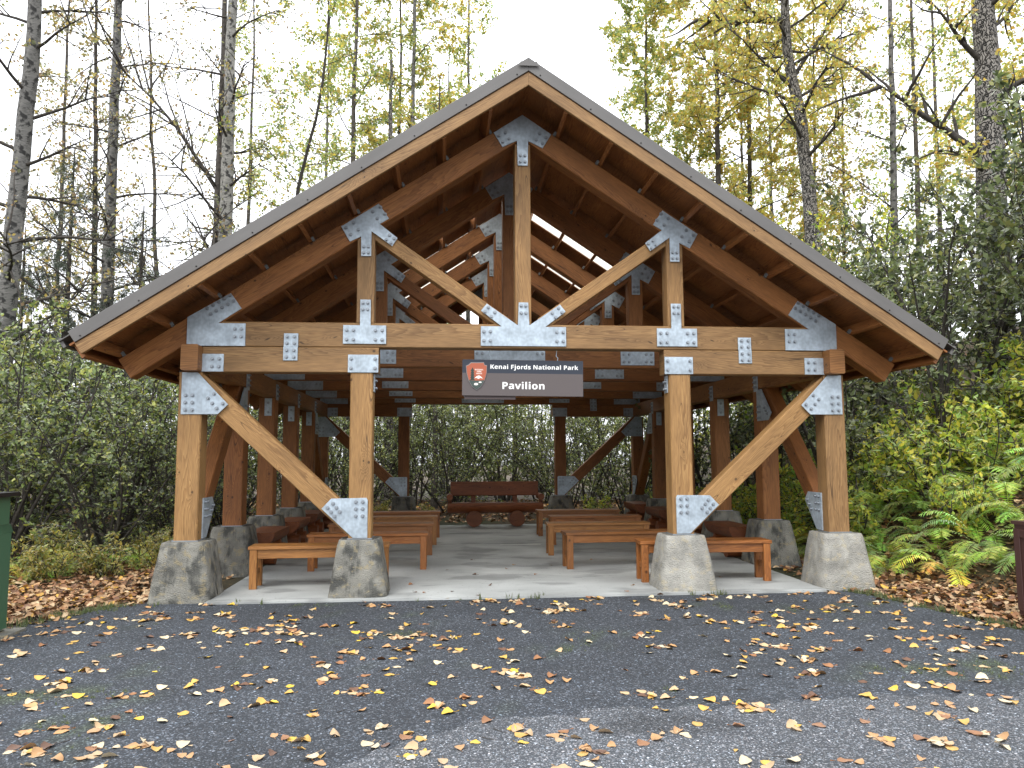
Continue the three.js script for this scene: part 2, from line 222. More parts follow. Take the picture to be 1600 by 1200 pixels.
// piers
function pierGeo(seed) {
  const r = rng(seed), rows = 13, n = 44, m = new MB(), jx = (r() - 0.5) * 0.02, s0 = r() * 50, top = 0.215 + r() * 0.012, bot = 0.315 + r() * 0.015;
  for (let j = 0; j <= rows + 1; j++) { const t = Math.min(1, j / rows), y = mix(-0.12, HP - 0.004, t), round = j === rows + 1 ? 0.03 : j === rows ? 0.008 : 0, half = mix(bot, top, t) - round;
    for (let i = 0; i <= n; i++) { const th = (i / n) * Math.PI * 2, c = Math.cos(th), s = Math.sin(th), e = 9, k = half / Math.pow(Math.abs(c) ** e + Math.abs(s) ** e, 1 / e), w = 1 + 0.018 * pn(th * 1.6 + s0, y * 5 + s0, 256, 256, 3) + 0.010 * pn(th * 7 + s0, y * 16, 256, 256, 5);
      m.p.push(c * k * w + jx * t, y + (j === rows + 1 ? 0.004 + 0.004 * pn(th * 3, s0) : 0), s * k * w); m.uv.push(s0 + th * 0.28, s0 * 0.3 + y * 0.9); } }
  for (let j = 0; j <= rows; j++) for (let i = 0; i < n; i++) { const a = j * (n + 1) + i, b = a + n + 1; m.i.push(a, b + 1, a + 1, a, b, b + 1); }
  const k = m.p.length / 3, base = (rows + 1) * (n + 1); m.p.push(0, HP, 0); m.uv.push(s0, s0); for (let i = 0; i < n; i++) m.i.push(k, base + i + 1, base + i);
  return m.build();
}
const pierSpots = []; for (let i = 0; i < 6; i++) for (const s of [-1, 1]) pierSpots.push([s * XO, Z[i] - PW / 2]); for (const i of [0, 5]) for (const s of [-1, 1]) pierSpots.push([s * XI, Z[i] - PW / 2]);
pierSpots.forEach(([x, z], k) => { const dark = k === 0 || k === 12 ? 1 : k < 2 || k === 13 ? 2 : x < 0 ? 0 : 1; const p = part('concrete_pier', pierGeo(300 + k * 7), pierMats[dark], pav); p.position.set(x, 0, z); if (k % 3 === 1) p.rotation.y = Math.PI / 2 * (k % 4);
  part('base_plate', new THREE.BoxGeometry(PW + 0.02, 0.012, PW + 0.02), galvBolt, pav).position.set(x, HP + 0.004, z); });

// posts
for (let i = 0; i < 6; i++) for (const s of [-1, 1]) part('post', timber(V(s * XO, HP + 0.01, Z[i] - PW / 2), V(s * XO, YL - 0.002, Z[i] - PW / 2), PW, PW, V(0, 0, 1), 0, 0, 0.012), pick(i === 0 ? woodFront : woodInner), pav);
for (const i of [0, 5]) for (const s of [-1, 1]) part('post', timber(V(s * XI, HP + 0.01, Z[i] - PW / 2), V(s * XI, YL - 0.002, Z[i] - PW / 2), PW, PW, V(0, 0, 1), 0, 0, 0.012), i ? woodInner[1] : woodFront[1], pav);
// side header beams
for (const s of [-1, 1]) part('header_beam', timber(V(s * 3.437, (YL + YB) / 2, 0.16), V(s * 3.437, (YL + YB) / 2, Z[5] - 0.4), 0.17, YB - YL - 0.004, V(0, 1, 0), 0, 0, 0.012), wood(0.44, 0.31, 0.20), pav);
// frames
for (let i = 0; i < 6; i++) {
  const z = Z[i], th = 0.19, zc = (inset) => z - th / 2 - inset, ends = i === 0 || i === 5, wf = i === 0 ? woodFront : woodInner, fz = front(z);
  part('tie_beam', timber(V(-3.352, (YT + YB) / 2, zc(0.003)), V(3.352, (YT + YB) / 2, zc(0.003)), th, YT - YB - 0.003, V(0, 1, 0), 1.515, -1.515, 0.008), pick(wf), pav);
  for (const s of [-1, 1]) {
    const d = V(s, -M, 0).normalize(), n = V(s * M, 1, 0).normalize(), H = 0.28 * Math.cos(Math.atan(M));
    const y0 = 5.05, A = V(0, y0, zc(0)), B = V(s * 4.13, y0 - M * 4.13, zc(0));
    part('top_chord', timber(A.addScaledVector(V(s, 0, 0), 0.0015), B, th, H, n, -M, 0, 0.008), i === 0 ? pick(woodChord) : pick(woodInner), pav);
    part('queen_post', timber(V(s * 1.6915, YT + 0.002, zc(0.006)), V(s * 1.6915, 4.91 - M * 1.6915 - 0.003, zc(0.006)), th, 0.186, V(s, 0, 0), 0, -M, 0.006), pick(wf), pav);
    part('web_strut', timber(V(s * 1.625, 3.841, zc(0.010)), V(s * 0.20, 2.838, zc(0.010)), th - 0.02, 0.147, V(s * 0.58, 0.815, 0), 0, 0, 0.006), pick(wf), pav);
    if (ends) {
      part('lower_beam', timber(V(s * 3.35, (YL + YB) / 2, zc(0.001)), V(s * 1.545, (YL + YB) / 2, zc(0.001)), th, YB - YL - 0.004, V(0, 1, 0), 0, 0, 0.008), pick(wf), pav);
      part('knee_brace', timber(V(s * 3.50, 2.278, zc(0.012)), V(s * 1.69, 0.600, zc(0.012)), th - 0.02, 0.212, V(s * 0.68, 0.733, 0), 0, 0, 0.008), i ? woodInner[0] : woodFront[1], pav);
      // plates of the end frames
      const kt = [[-3.548, 2.288], [-3.548, 1.857], [-3.181, 1.857], [-3.081, 1.957], [-3.394, 2.288]], kb = [[-2.108, 0.879], [-2.012, 0.98], [-1.652, 0.985], [-1.640, 0.96], [-1.640, 0.578], [-1.785, 0.578]];
      const ktb = [...grid(-3.505, -3.435, 2, 1.90, 2.05, 3), ...along([-3.19, 1.915], [-3.28, 2.02], 3, [0]), ...along([-3.13, 1.965], [-3.22, 2.065], 2, [0])], kbb = [...grid(-1.758, -1.688, 2, 0.80, 0.945, 3), ...along([-2.045, 0.885], [-1.975, 0.80], 3, [0.0, 0.07])];
      const be = [[-3.405, 2.482], [-3.405, 2.300], [-3.138, 2.300], [-3.138, 2.482]], pc = [[-1.862, 2.484], [-1.862, 2.298], [-1.548, 2.298], [-1.548, 2.484]], st1 = [[-2.528, 2.705], [-2.528, 2.566], [-2.383, 2.566], [-2.383, 2.705]], st2 = [[-2.532, 2.563], [-2.532, 2.421], [-2.387, 2.421], [-2.387, 2.563]];
      for (const [p, b] of [[kt, ktb], [kb, kbb], [be, grid(-3.25, -3.18, 2, 2.35, 2.43, 2)], [pc, [...grid(-1.83, -1.83, 1, 2.34, 2.44, 2), ...grid(-1.58, -1.58, 1, 2.34, 2.44, 2)]], [st1, grid(-2.495, -2.42, 2, 2.60, 2.67, 2)], [st2, grid(-2.498, -2.423, 2, 2.455, 2.525, 2)]]) plate(s < 0 ? p : mirror(p), s < 0 ? b : mirror(b), fz);
      // side straps on the inner posts
      const sm = new THREE.Matrix4().makeRotationY(s * -Math.PI / 2).setPosition(-s * -XI - s * (PW / 2 + 0.0015), 0, z - PW / 2);
      plate([[-0.05, 2.29], [-0.05, 2.10], [0.05, 2.10], [0.05, 2.29]], grid(-0.025, 0.025, 2, 2.14, 2.22, 2), sm);
    }
    const heel = [[-3.515, 2.568], [-2.926, 2.570], [-2.926, 2.806], [-3.205, 2.806], [-2.972, 2.966], [-3.085, 3.125], [-3.515, 2.866]], qt = [[1.563, 4.127], [1.955, 3.868], [1.863, 3.706], [1.744, 3.765], [1.741, 3.551], [1.637, 3.551], [1.637, 3.825], [1.415, 3.665], [1.360, 3.754], [1.551, 3.904], [1.454, 3.967]], qf = [[1.470, 2.603], [1.918, 2.603], [1.918, 2.799], [1.743, 2.799], [1.743, 3.076], [1.634, 3.076], [1.634, 2.799], [1.470, 2.799]];
    const hb = [...grid(-3.03, -2.965, 2, 2.665, 2.745, 2), ...along([-3.30, 2.93], [-3.07, 3.07], 5, [-0.035, 0.035])], qb = [...grid(1.665, 1.715, 2, 3.585, 3.65, 2), ...along([1.41, 3.72], [1.46, 3.755], 2, [-0.03, 0.03]), ...along([1.52, 4.05], [1.60, 3.998], 2, [-0.045, 0.045]), ...along([1.80, 3.87], [1.88, 3.815], 2, [-0.045, 0.045])], fb = [...grid(1.665, 1.715, 2, 2.97, 3.04, 2), ...grid(1.51, 1.58, 2, 2.645, 2.745, 2), ...grid(1.81, 1.88, 2, 2.645, 2.745, 2)];
    plate(s < 0 ? heel : mirror(heel), s < 0 ? hb : mirror(hb), fz); plate(s > 0 ? qt : mirror(qt), s > 0 ? qb : mirror(qb), fz); plate(s > 0 ? qf : mirror(qf), s > 0 ? fb : mirror(fb), fz);
    // header to post plates, inner face and front strap
    if (i > 0) {
      const hm = new THREE.Matrix4().makeRotationY(s * -Math.PI / 2).setPosition(s * (3.352 - 0.0015), 0, z - PW / 2);
      plate([[-0.06, 2.50], [-0.06, 2.27], [0.06, 2.27], [0.06, 2.50]], grid(-0.03, 0.03, 2, 2.33, 2.46, 3), hm);
      if (i < 5) plate([[-0.05, 2.285], [-0.05, 2.03], [0.05, 2.03], [0.05, 2.285]].map(([x, y]) => [x + s * (XO - 0.02), y]), grid(0, 0, 1, 2.08, 2.22, 2).map(([x, y]) => [x + s * (XO - 0.02), y]), fz);
    }
  }
  part('king_post', timber(V(0, YT + 0.002, zc(0.006)), V(0, 4.845, zc(0.006)), th, 0.174, V(1, 0, 0), 0, 0, 0.006), i === 0 ? woodFront[0] : pick(woodInner), pav);
  const ap = [[-0.054, 4.60], [0.054, 4.60], [0.062, 4.884], [0.222, 4.806], [0.318, 4.965], [0, 5.178], [-0.318, 4.965], [-0.222, 4.806], [-0.062, 4.884]], kf = [[-0.461, 2.592], [0.461, 2.592], [0.461, 2.802], [0.234, 2.802], [0.459, 2.973], [0.398, 3.049], [0.062, 2.816], [0.050, 3.067], [-0.050, 3.067], [-0.062, 2.816], [-0.398, 3.049], [-0.459, 2.973], [-0.234, 2.802], [-0.461, 2.802]];
  plate(ap, [...grid(-0.025, 0.025, 2, 4.64, 4.71, 2), ...along([0.17, 4.93], [0.24, 4.89], 2, [-0.04, 0.04]), ...along([-0.17, 4.93], [-0.24, 4.89], 2, [-0.04, 0.04])], fz);
  const kbolts = [...grid(-0.43, -0.36, 2, 2.645, 2.745, 2), ...grid(0.36, 0.43, 2, 2.645, 2.745, 2), ...grid(-0.025, 0.025, 2, 2.95, 3.03, 2), ...along([0.33, 2.93], [0.40, 2.985], 2, [-0.03, 0.03]), ...along([-0.33, 2.93], [-0.40, 2.985], 2, [-0.03, 0.03])];
  plate(kf, kbolts, fz);
}
// side knee braces in the end bays
for (const s of [-1, 1]) for (const [za, zb] of [[Z[0] - 0.17, Z[1] + 0.02], [Z[5] - 0.06, Z[4] - 0.25]]) {
  const A = V(s * 3.466, 0.60, za), B = V(s * 3.466, 2.278, zb), d = B.clone().sub(A).normalize(), up = V(0, 1, 0).addScaledVector(d, -d.y).normalize();
  part('knee_brace', timber(A, B, 0.17, 0.20, up, 0, 0, 0.008), pick(woodInner), pav);
  const dir = Math.sign(zb - za), mx = new THREE.Matrix4().makeRotationY(s * -Math.PI / 2).setPosition(s * (XO - PW / 2 - 0.0015), 0, 0);
  const q = (list) => list.map(([z, y]) => [s * -1 * -z * -1, y]);
  const conv = (list) => list.map(([z, y]) => [s * z, y]);
  const zz = za + (dir < 0 ? 0 : 0), lo = [[zz - dir * 0.03, 0.58], [zz + dir * 0.10, 0.58], [zz + dir * 0.36, 0.90], [zz + dir * 0.28, 0.99], [zz - dir * 0.03, 0.99]], hi = [[zb + dir * 0.10, 2.285], [zb + dir * 0.10, 1.87], [zb - dir * 0.24, 1.87], [zb - dir * 0.34, 1.96], [zb - dir * 0.05, 2.285]];
  const lob = [...grid(zz + dir * 0.02, zz + dir * 0.09, 2, 0.80, 0.95, 3), ...along([zz + dir * 0.20, 0.80], [zz + dir * 0.29, 0.90], 3, [0])], hib = [...grid(zb - dir * 0.01, zb + dir * 0.06, 2, 1.91, 2.06, 3), ...along([zb - dir * 0.24, 1.95], [zb - dir * 0.16, 2.03], 3, [0])];
  plate(conv(lo), conv(lob), mx); plate(conv(hi), conv(hib), mx);
}
// roof: purlins, deck, skylights, metal, rake and eave boards
const ZO = 0.6487, ZR = Z[5] - 0.65, ang = Math.atan(M), cosA = Math.cos(ang);
const onSlope = (s, x, off, z) => V(s * x, 5.19 - M * x, z).addScaledVector(V(s * M, 1, 0).normalize(), off);
function slopeSlab(s, xa, xb, o0, o1, za, zb) { const A = onSlope(s, (xa + xb) / 2, (o0 + o1) / 2, za), B = onSlope(s, (xa + xb) / 2, (o0 + o1) / 2, zb); return timber(A, B, (xb - xa) / cosA, o1 - o0, V(s * M, 1, 0).normalize(), 0, 0, 0.002); }
for (const s of [-1, 1]) {
  for (let k = 0; k < 9; k++) { const x = 0.384 + 0.472 * k; part('purlin', timber(onSlope(s, x, 0.069, ZO - 0.045), onSlope(s, x, 0.069, ZR + 0.045), 0.042, 0.13, V(s * M, 1, 0).normalize(), 0, 0, 0.003), pick(woodInner), pav); }
  { const g = []; for (let i = 0; i < 6; i++) for (let k = 0; k < 9; k++) { const q = new THREE.BoxGeometry(0.03, 0.045, 0.03); const p = onSlope(s, 0.384 + 0.472 * k - 0.03, 0.012, Z[i] + 0.02); q.rotateZ(-s * ang); q.translate(p.x, p.y, p.z); g.push(q); } part('purlin_ties', mergeGeometries(g), tieMat, pav).userData.kind = 'stuff'; }
  const cuts = [ZO - 0.002, Z[0] - 0.095, Z[1] - 0.095, Z[2] - 0.095, Z[3] - 0.095, Z[4] - 0.095, Z[5] - 0.095, ZR + 0.002];
  for (let b = 0; b < 7; b++) {
    const za = cuts[b] - 0.001, zb = cuts[b + 1] + 0.001, sky = b >= 2 && b <= 4, xs = s > 0 ? 1.85 : 1.5, zs = s > 0 ? 1.32 : 1.25;
    for (const [xa, xb] of sky ? [[-0.078, 0.12], [xs, 4.3]] : [[-0.078, 2.2], [2.203, 4.3]]) { part('roof_deck', slopeSlab(s, xa, xb, 0.136, 0.154, za, zb), deckMat, pav); part('metal_roof_panel', slopeSlab(s, xa < 0 ? -0.125 : xa, xb === 4.3 ? 4.36 : xb, 0.226, 0.236, za, zb), roofMetal, pav); }
    if (sky) {
      for (const [q0, q1] of [[za, zb + zs], [zb + 0.22, zb]]) { part('roof_deck', slopeSlab(s, 0.121, xs - 0.001, 0.136, 0.154, q0, q1), deckMat, pav); part('metal_roof_panel', slopeSlab(s, 0.121, xs - 0.001, 0.226, 0.236, q0, q1), roofMetal, pav); }
      part('skylight_panel', new THREE.PlaneGeometry((xs - 0.12) / cosA, zs - 0.22).rotateX(-Math.PI / 2).rotateZ(-s * ang).translate(...onSlope(s, (xs + 0.12) / 2, 0.15, zb + (zs + 0.22) / 2).toArray()), skylightMat, pav, 'translucent white skylight sheet');
    }
  }
  for (const [z0, z1] of [[ZO - 0.04, ZO], [ZR, ZR + 0.04]]) { // barge boards and rake trim
    const n = V(s * M, 1, 0).normalize(), o0 = 0.014, o1 = 0.132, L = 4.30, zc = (z0 + z1) / 2, h = o1 - o0, A = onSlope(s, 0, (o0 + o1) / 2, zc), B = onSlope(s, L, (o0 + o1) / 2, zc); A.x = s * 0.0008; A.y = 5.19 + ((o0 + o1) / 2) / cosA; B.copy(V(s * L, 5.19 - M * L + ((o0 + o1) / 2) / cosA, zc));
    part('barge_board', timber(A, B, z1 - z0, h, n, -M, 0, 0.004), woodFront[z0 > 0 ? 2 : 0], pav);
    const t0 = 0.137, t1 = 0.258, Lt = 4.36, C = V(s * 0.0008, 5.19 + ((t0 + t1) / 2) / cosA, zc + (z0 > 0 ? 0.006 : -0.006)), D = V(s * Lt, 5.19 - M * Lt + ((t0 + t1) / 2) / cosA, C.z), rt = timber(C, D, 0.056, t1 - t0, n, -M, 0, 0.003);
    part('rake_trim', rt, roofMetal, pav);
    if (z0 > 0) { const g = []; for (let k = 0; k < 9; k++) { const x = 0.12 + k * 0.52, q = new THREE.SphereGeometry(0.008, 6, 4); q.translate(s * x, 5.19 - M * x + 0.165 / cosA, ZO + 0.018); g.push(q); } part('trim_screws', mergeGeometries(g), screwMat, pav).userData.kind = 'stuff'; }
  }
  part('eave_fascia', timber(onSlope(s, 4.27, 0.06, ZO - 0.05), onSlope(s, 4.27, 0.06, ZR + 0.05), 0.038, 0.14, V(s * M, 1, 0).normalize(), 0, 0, 0.003), woodInner[1], pav);
  part('eave_trim', timber(onSlope(s, 4.345, 0.21, ZO - 0.03), onSlope(s, 4.345, 0.21, ZR + 0.03), 0.03, 0.10, V(s * M, 1, 0).normalize(), 0, 0, 0.003), roofMetal, pav);
}
part('ridge_cap', mergeGeometries([-1, 1].map((s) => slopeSlab(s, -0.143, 0.06, 0.2595, 0.2625, ZO - 0.03, ZR))), roofMetal, pav);
{ const sh = new THREE.Shape([[-0.11, 0], [0.11, 0], [0.085, 0.045], [-0.085, 0.045]].map((q) => new THREE.Vector2(...q))); const g = new THREE.ExtrudeGeometry(sh, { depth: 0.004, bevelEnabled: false }); g.translate(0, 5.395, ZO + 0.0345); part('ridge_end_cap', g, roofMetal, pav); }
// E-SIGN
// ---------------------------------------------------------------- hanging sign
{
  const W = 1320 / 1000, H = 0.392, sg = thing('hanging_sign', 'brown and navy park sign lettered Pavilion hanging under the front tie beam', 'sign');
  const cv = document.createElement('canvas'); cv.width = 1320; cv.height = 392; const c = cv.getContext('2d');
  c.fillStyle = '#595150'; c.fillRect(0, 0, 1320, 392); c.fillStyle = '#262d3a'; c.fillRect(0, 0, 1320, 146);
  c.fillStyle = '#f4f4f0'; c.textBaseline = 'alphabetic'; c.textAlign = 'left';
  c.font = 'bold 66px sans-serif'; let w = c.measureText('Kenai Fjords National Park').width; c.save(); c.translate(296, 98); c.scale(972 / w, 1); c.fillText('Kenai Fjords National Park', 0, 0); c.restore();
  c.font = 'bold 106px sans-serif'; w = c.measureText('Pavilion').width; c.save(); c.translate(424, 318); c.scale(480 / w, 1); c.fillText('Pavilion', 0, 0); c.restore();
  const t = new THREE.CanvasTexture(cv); t.colorSpace = THREE.SRGBColorSpace; t.magFilter = THREE.LinearFilter;
  const brown = new THREE.MeshStandardMaterial({ color: 0x544847, roughness: 0.6 });
  part('sign_board', new THREE.BoxGeometry(W, H, 0.022), brown, sg); const fc = part('sign_face', new THREE.PlaneGeometry(W - 0.004, H - 0.004), new THREE.MeshStandardMaterial({ map: t, roughness: 0.5 }), sg); fc.position.z = 0.0125;
  part('backing_rail', new THREE.BoxGeometry(W * 0.42, 0.05, 0.02), brown, sg).position.set(-W * 0.27, -H / 2 - 0.012, -0.022);
  // arrowhead emblem, a cut-out plate proud of the board
  const ec = document.createElement('canvas'); ec.width = 256; ec.height = 320; const e = ec.getContext('2d');
  e.fillStyle = '#a9583c'; e.fillRect(0, 0, 256, 320);
  e.fillStyle = '#3c4a44'; e.beginPath(); e.moveTo(0, 205); e.bezierCurveTo(80, 222, 170, 215, 256, 205); e.lineTo(256, 320); e.lineTo(0, 320); e.fill();
  e.fillStyle = '#eeeae2'; e.beginPath(); e.moveTo(98, 190); e.lineTo(130, 164); e.lineTo(158, 154); e.lineTo(186, 172); e.lineTo(206, 192); e.lineTo(176, 184); e.lineTo(150, 196); e.lineTo(126, 184); e.fill();
  e.font = 'bold 30px sans-serif'; e.textAlign = 'center'; ['NATIONAL', 'PARK', 'SERVICE'].forEach((q, k) => { e.font = 'bold ' + [21, 23, 19][k] + 'px sans-serif'; e.fillText(q, 158, 96 + k * 22); });
  e.fillStyle = '#24352f'; for (let k = 0; k < 5; k++) { e.beginPath(); e.moveTo(76, 62 + k * 26); e.lineTo(52 - k * 2, 108 + k * 26); e.lineTo(100 + k * 2, 108 + k * 26); e.fill(); }
  e.fillStyle = '#eeeae2'; e.beginPath(); e.ellipse(122, 256, 26, 14, 0, 0, 7); e.fill(); e.beginPath(); e.ellipse(172, 234, 20, 9, 0, 0, 7); e.fill();
  const et = new THREE.CanvasTexture(ec); et.colorSpace = THREE.SRGBColorSpace; et.magFilter = THREE.LinearFilter;
  const out = [[0.0, 0.135], [0.075, 0.138], [0.082, 0.112], [0.108, 0.108], [0.106, 0.03], [0.085, -0.05], [0.045, -0.12], [0.0, -0.152], [-0.045, -0.12], [-0.085, -0.05], [-0.106, 0.03], [-0.112, 0.100], [-0.085, 0.112], [-0.06, 0.135]];
  const mk = (k, d) => { const g = new THREE.ExtrudeGeometry(new THREE.Shape(out.map(([x, y]) => new THREE.Vector2(x * k, y * k))), { depth: d, bevelEnabled: false }); const uv = g.attributes.uv, p = g.attributes.position; for (let i = 0; i < uv.count; i++) uv.setXY(i, (p.getX(i) + 0.112) / 0.224, (p.getY(i) + 0.155) / 0.30); return g; };
  const rim = part('emblem_rim', mk(1.04, 0.008), new THREE.MeshStandardMaterial({ color: 0x8a8a88, roughness: 0.5 }), sg), em = part('arrowhead_emblem', mk(0.985, 0.006), new THREE.MeshStandardMaterial({ map: et, roughness: 0.5 }), sg);
  rim.position.set(-0.505, 0.022, 0.0128); em.position.set(-0.505, 0.022, 0.0215);
  for (const x of [-0.36, 0.372]) { const k = new MB(); k.tube([V(x, H / 2 - 0.02, 0), V(x + 0.012, H / 2 + 0.03, 0.004), V(x - 0.008, H / 2 + 0.05, 0), V(x, H / 2 + 0.115, 0)], [0.005, 0.005, 0.005, 0.005], 6); part('hanging_hook', k.build(), galv, sg); }
  sg.position.set(0.001, 2.255, -0.1); sg.rotation.z = -0.0085;
}
// ---------------------------------------------------------------- loose benches
function bench(x, z, turn, mat, label) {
  const b = thing('wooden_bench', label, 'bench', 'movable wooden benches in rows under the roof'), L = 1.5, D = 0.34, H = 0.452;
  for (let k = 0; k < 2; k++) { const zz = (k - 0.5) * (D / 2 + 0.002); part('seat_plank', timber(V(-L / 2, H - 0.018, zz), V(L / 2, H - 0.018, zz), D / 2 - 0.003, 0.036, V(0, 1, 0), 0, 0, 0.006), mat, b); }
  for (const sz of [-1, 1]) { part('apron', timber(V(-L / 2 + 0.05, H - 0.085, sz * (D / 2 - 0.045)), V(L / 2 - 0.05, H - 0.085, sz * (D / 2 - 0.045)), 0.032, 0.094, V(0, 1, 0), 0, 0, 0.003), mat, b); for (const sx of [-1, 1]) part('leg', timber(V(sx * (L / 2 - 0.055), 0.0, sz * (D / 2 - 0.04)), V(sx * (L / 2 - 0.055), H - 0.037, sz * (D / 2 - 0.04)), 0.062, 0.078, V(1, 0, 0), 0, 0, 0.004), mat, b); }
  for (const sx of [-1, 1]) part('stretcher', timber(V(sx * (L / 2 - 0.055), 0.17, -D / 2 + 0.075), V(sx * (L / 2 - 0.055), 0.17, D / 2 - 0.075), 0.036, 0.06, V(0, 1, 0), 0, 0, 0.003), mat, b);
  b.position.set(x, 0.001, z); b.rotation.y = turn; return b;
}
bench(-2.20, -0.62, 0.02, woodBench[2], 'light wooden bench between the mossy front corner pier and the stained inner pier');
bench(2.10, -0.55, -0.04, woodBench[0], 'orange wooden bench behind the clean pale front pier at the pale corner');
[[-1.80, -1.88], [-1.75, -3.30], [-1.70, -4.62], [-1.66, -5.75]].forEach(([x, z], k) => bench(x, z, 0.01 * k, woodBench[k % 3], ['first', 'second', 'third', 'last'][k] + ' row wooden bench on the darker-pier side behind the stained inner pier'));
[[1.42, -1.72, 0.05], [1.38, -3.05, -0.02], [1.60, -4.38, 0.01], [1.57, -5.80, 0]].forEach(([x, z, t], k) => bench(x, z, t, woodBench[(k + 1) % 3], ['first', 'second', 'third', 'last'][k] + ' row wooden bench on the fern-bank side facing the log settee'));
// heavy half-log benches between the side piers
function halfLog(L, r, seed) { const m = new MB(), n = 12, q = rng(seed), segs = 8; for (let j = 0; j <= segs; j++) for (let i = 0; i <= n; i++) { const th = Math.PI + (i / n) * Math.PI, w = r * (1 + 0.03 * pn(th * 2 + seed, j * 0.7)); m.p.push(Math.cos(th) * w, Math.sin(th) * w * 0.8, (j / segs - 0.5) * L); m.uv.push((j / segs) * L / 4 + seed, i * 0.035); }
  for (let j = 0; j < segs; j++) for (let i = 0; i < n; i++) { const a = j * (n + 1) + i, b = a + n + 1; m.i.push(a, a + 1, b + 1, a, b + 1, b); }
  const g = m.build(), t = new THREE.BoxGeometry(r * 2, 0.035, L); t.translate(0, 0.0175, 0); const uv = t.attributes.uv, p = t.attributes.position; for (let i = 0; i < uv.count; i++) uv.setXY(i, p.getZ(i) / 4 + seed, p.getX(i) + p.getY(i));
  const e = []; for (const s of [-1, 1]) { const c = new THREE.CircleGeometry(r * 0.99, 14, Math.PI, Math.PI); c.scale(1, 0.8, 1); if (s < 0) c.rotateY(Math.PI); c.translate(0, 0, s * L / 2); e.push(c); }
  return mergeGeometries([g, t, ...e].map((k) => k.toNonIndexed())); }
function logGeo(r, L, seed) { const c = new THREE.CylinderGeometry(r, r * 1.02, L, 20, 4); const p = c.attributes.position; for (let i = 0; i < p.count; i++) { const a = Math.atan2(p.getZ(i), p.getX(i)), k = 1 + 0.03 * pn(Math.cos(a) * 1.5 + seed, Math.sin(a) * 1.5 + p.getY(i)); p.setX(i, p.getX(i) * k); p.setZ(i, p.getZ(i) * k); } const uv = c.attributes.uv; for (let i = 0; i < uv.count; i++) uv.setXY(i, uv.getY(i) * L / 4 + seed, uv.getX(i) * r * 6); c.computeVertexNormals(); return c; }
for (const s of [-1, 1]) for (let k = 1; k < 5; k++) {
  const b = thing('half_log_bench', 'heavy half-log side bench ' + (s < 0 ? 'on the shrub-thicket side' : 'on the fern-bank side') + ', ' + ['between the second and third', 'between the third and fourth', 'between the fourth and fifth', 'between the fifth and sixth'][k - 1] + ' piers', 'bench', 'half-log benches between the side piers');
  part('seat', halfLog(1.02, 0.19, k * 3 + s), woodLog[k % 2], b).position.y = 0.40; const wl = wood(0.62, 0.33, 0.18, 0.5);
  for (const z of [-0.3, 0.3]) { const l = part('support_log', logGeo(0.11, 0.34, k + z), woodLog[(k + 1) % 2], b); l.rotation.z = Math.PI / 2; l.position.set(0, 0.112, z); const l2 = part('support_log', logGeo(0.07, 0.30, k + z + 3), woodLog[(k + 1) % 2], b); l2.rotation.z = Math.PI / 2; l2.position.set(0, 0.232, z); l2.scale.setScalar(0.75); }
  b.position.set(s * 3.24, 0.0, Z[k] - SP / 2 - PW / 2);
}
{ // log settee at the far end
  const b = thing('log_settee', 'large dark red log settee with plank backrest at the far end of the floor', 'settee');
  const seat = halfLog(1.95, 0.22, 5); seat.rotateY(Math.PI / 2); part('seat', seat, woodLog[0], b).position.y = 0.44;
  part('backrest', timber(V(-0.91, 0.755, -0.20), V(0.91, 0.755, -0.20), 0.07, 0.29, V(0, 1, -0.12).normalize(), 0, 0, 0.012), woodLog[0], b);
  for (const x of [-0.435, 0.435]) { const l = part('support_log', logGeo(0.16, 0.5, x + 2), woodLog[1], b); l.rotation.x = Math.PI / 2; l.position.set(x, 0.163, 0); part('back_post', timber(V(x, 0.44, -0.255), V(x, 0.82, -0.30), 0.09, 0.06), woodLog[0], b); }
  for (const x of [-0.93, 0.93]) { const l = part('arm_log', logGeo(0.062, 0.5, x + 7), woodLog[0], b); l.rotation.x = Math.PI / 2; l.position.set(x, 0.60, 0); const st = part('arm_stub', logGeo(0.04, 0.12, x), woodLog[1], b); st.position.set(x, 0.51, 0.12); }
  b.position.set(0.20, 0, -7.78);
}
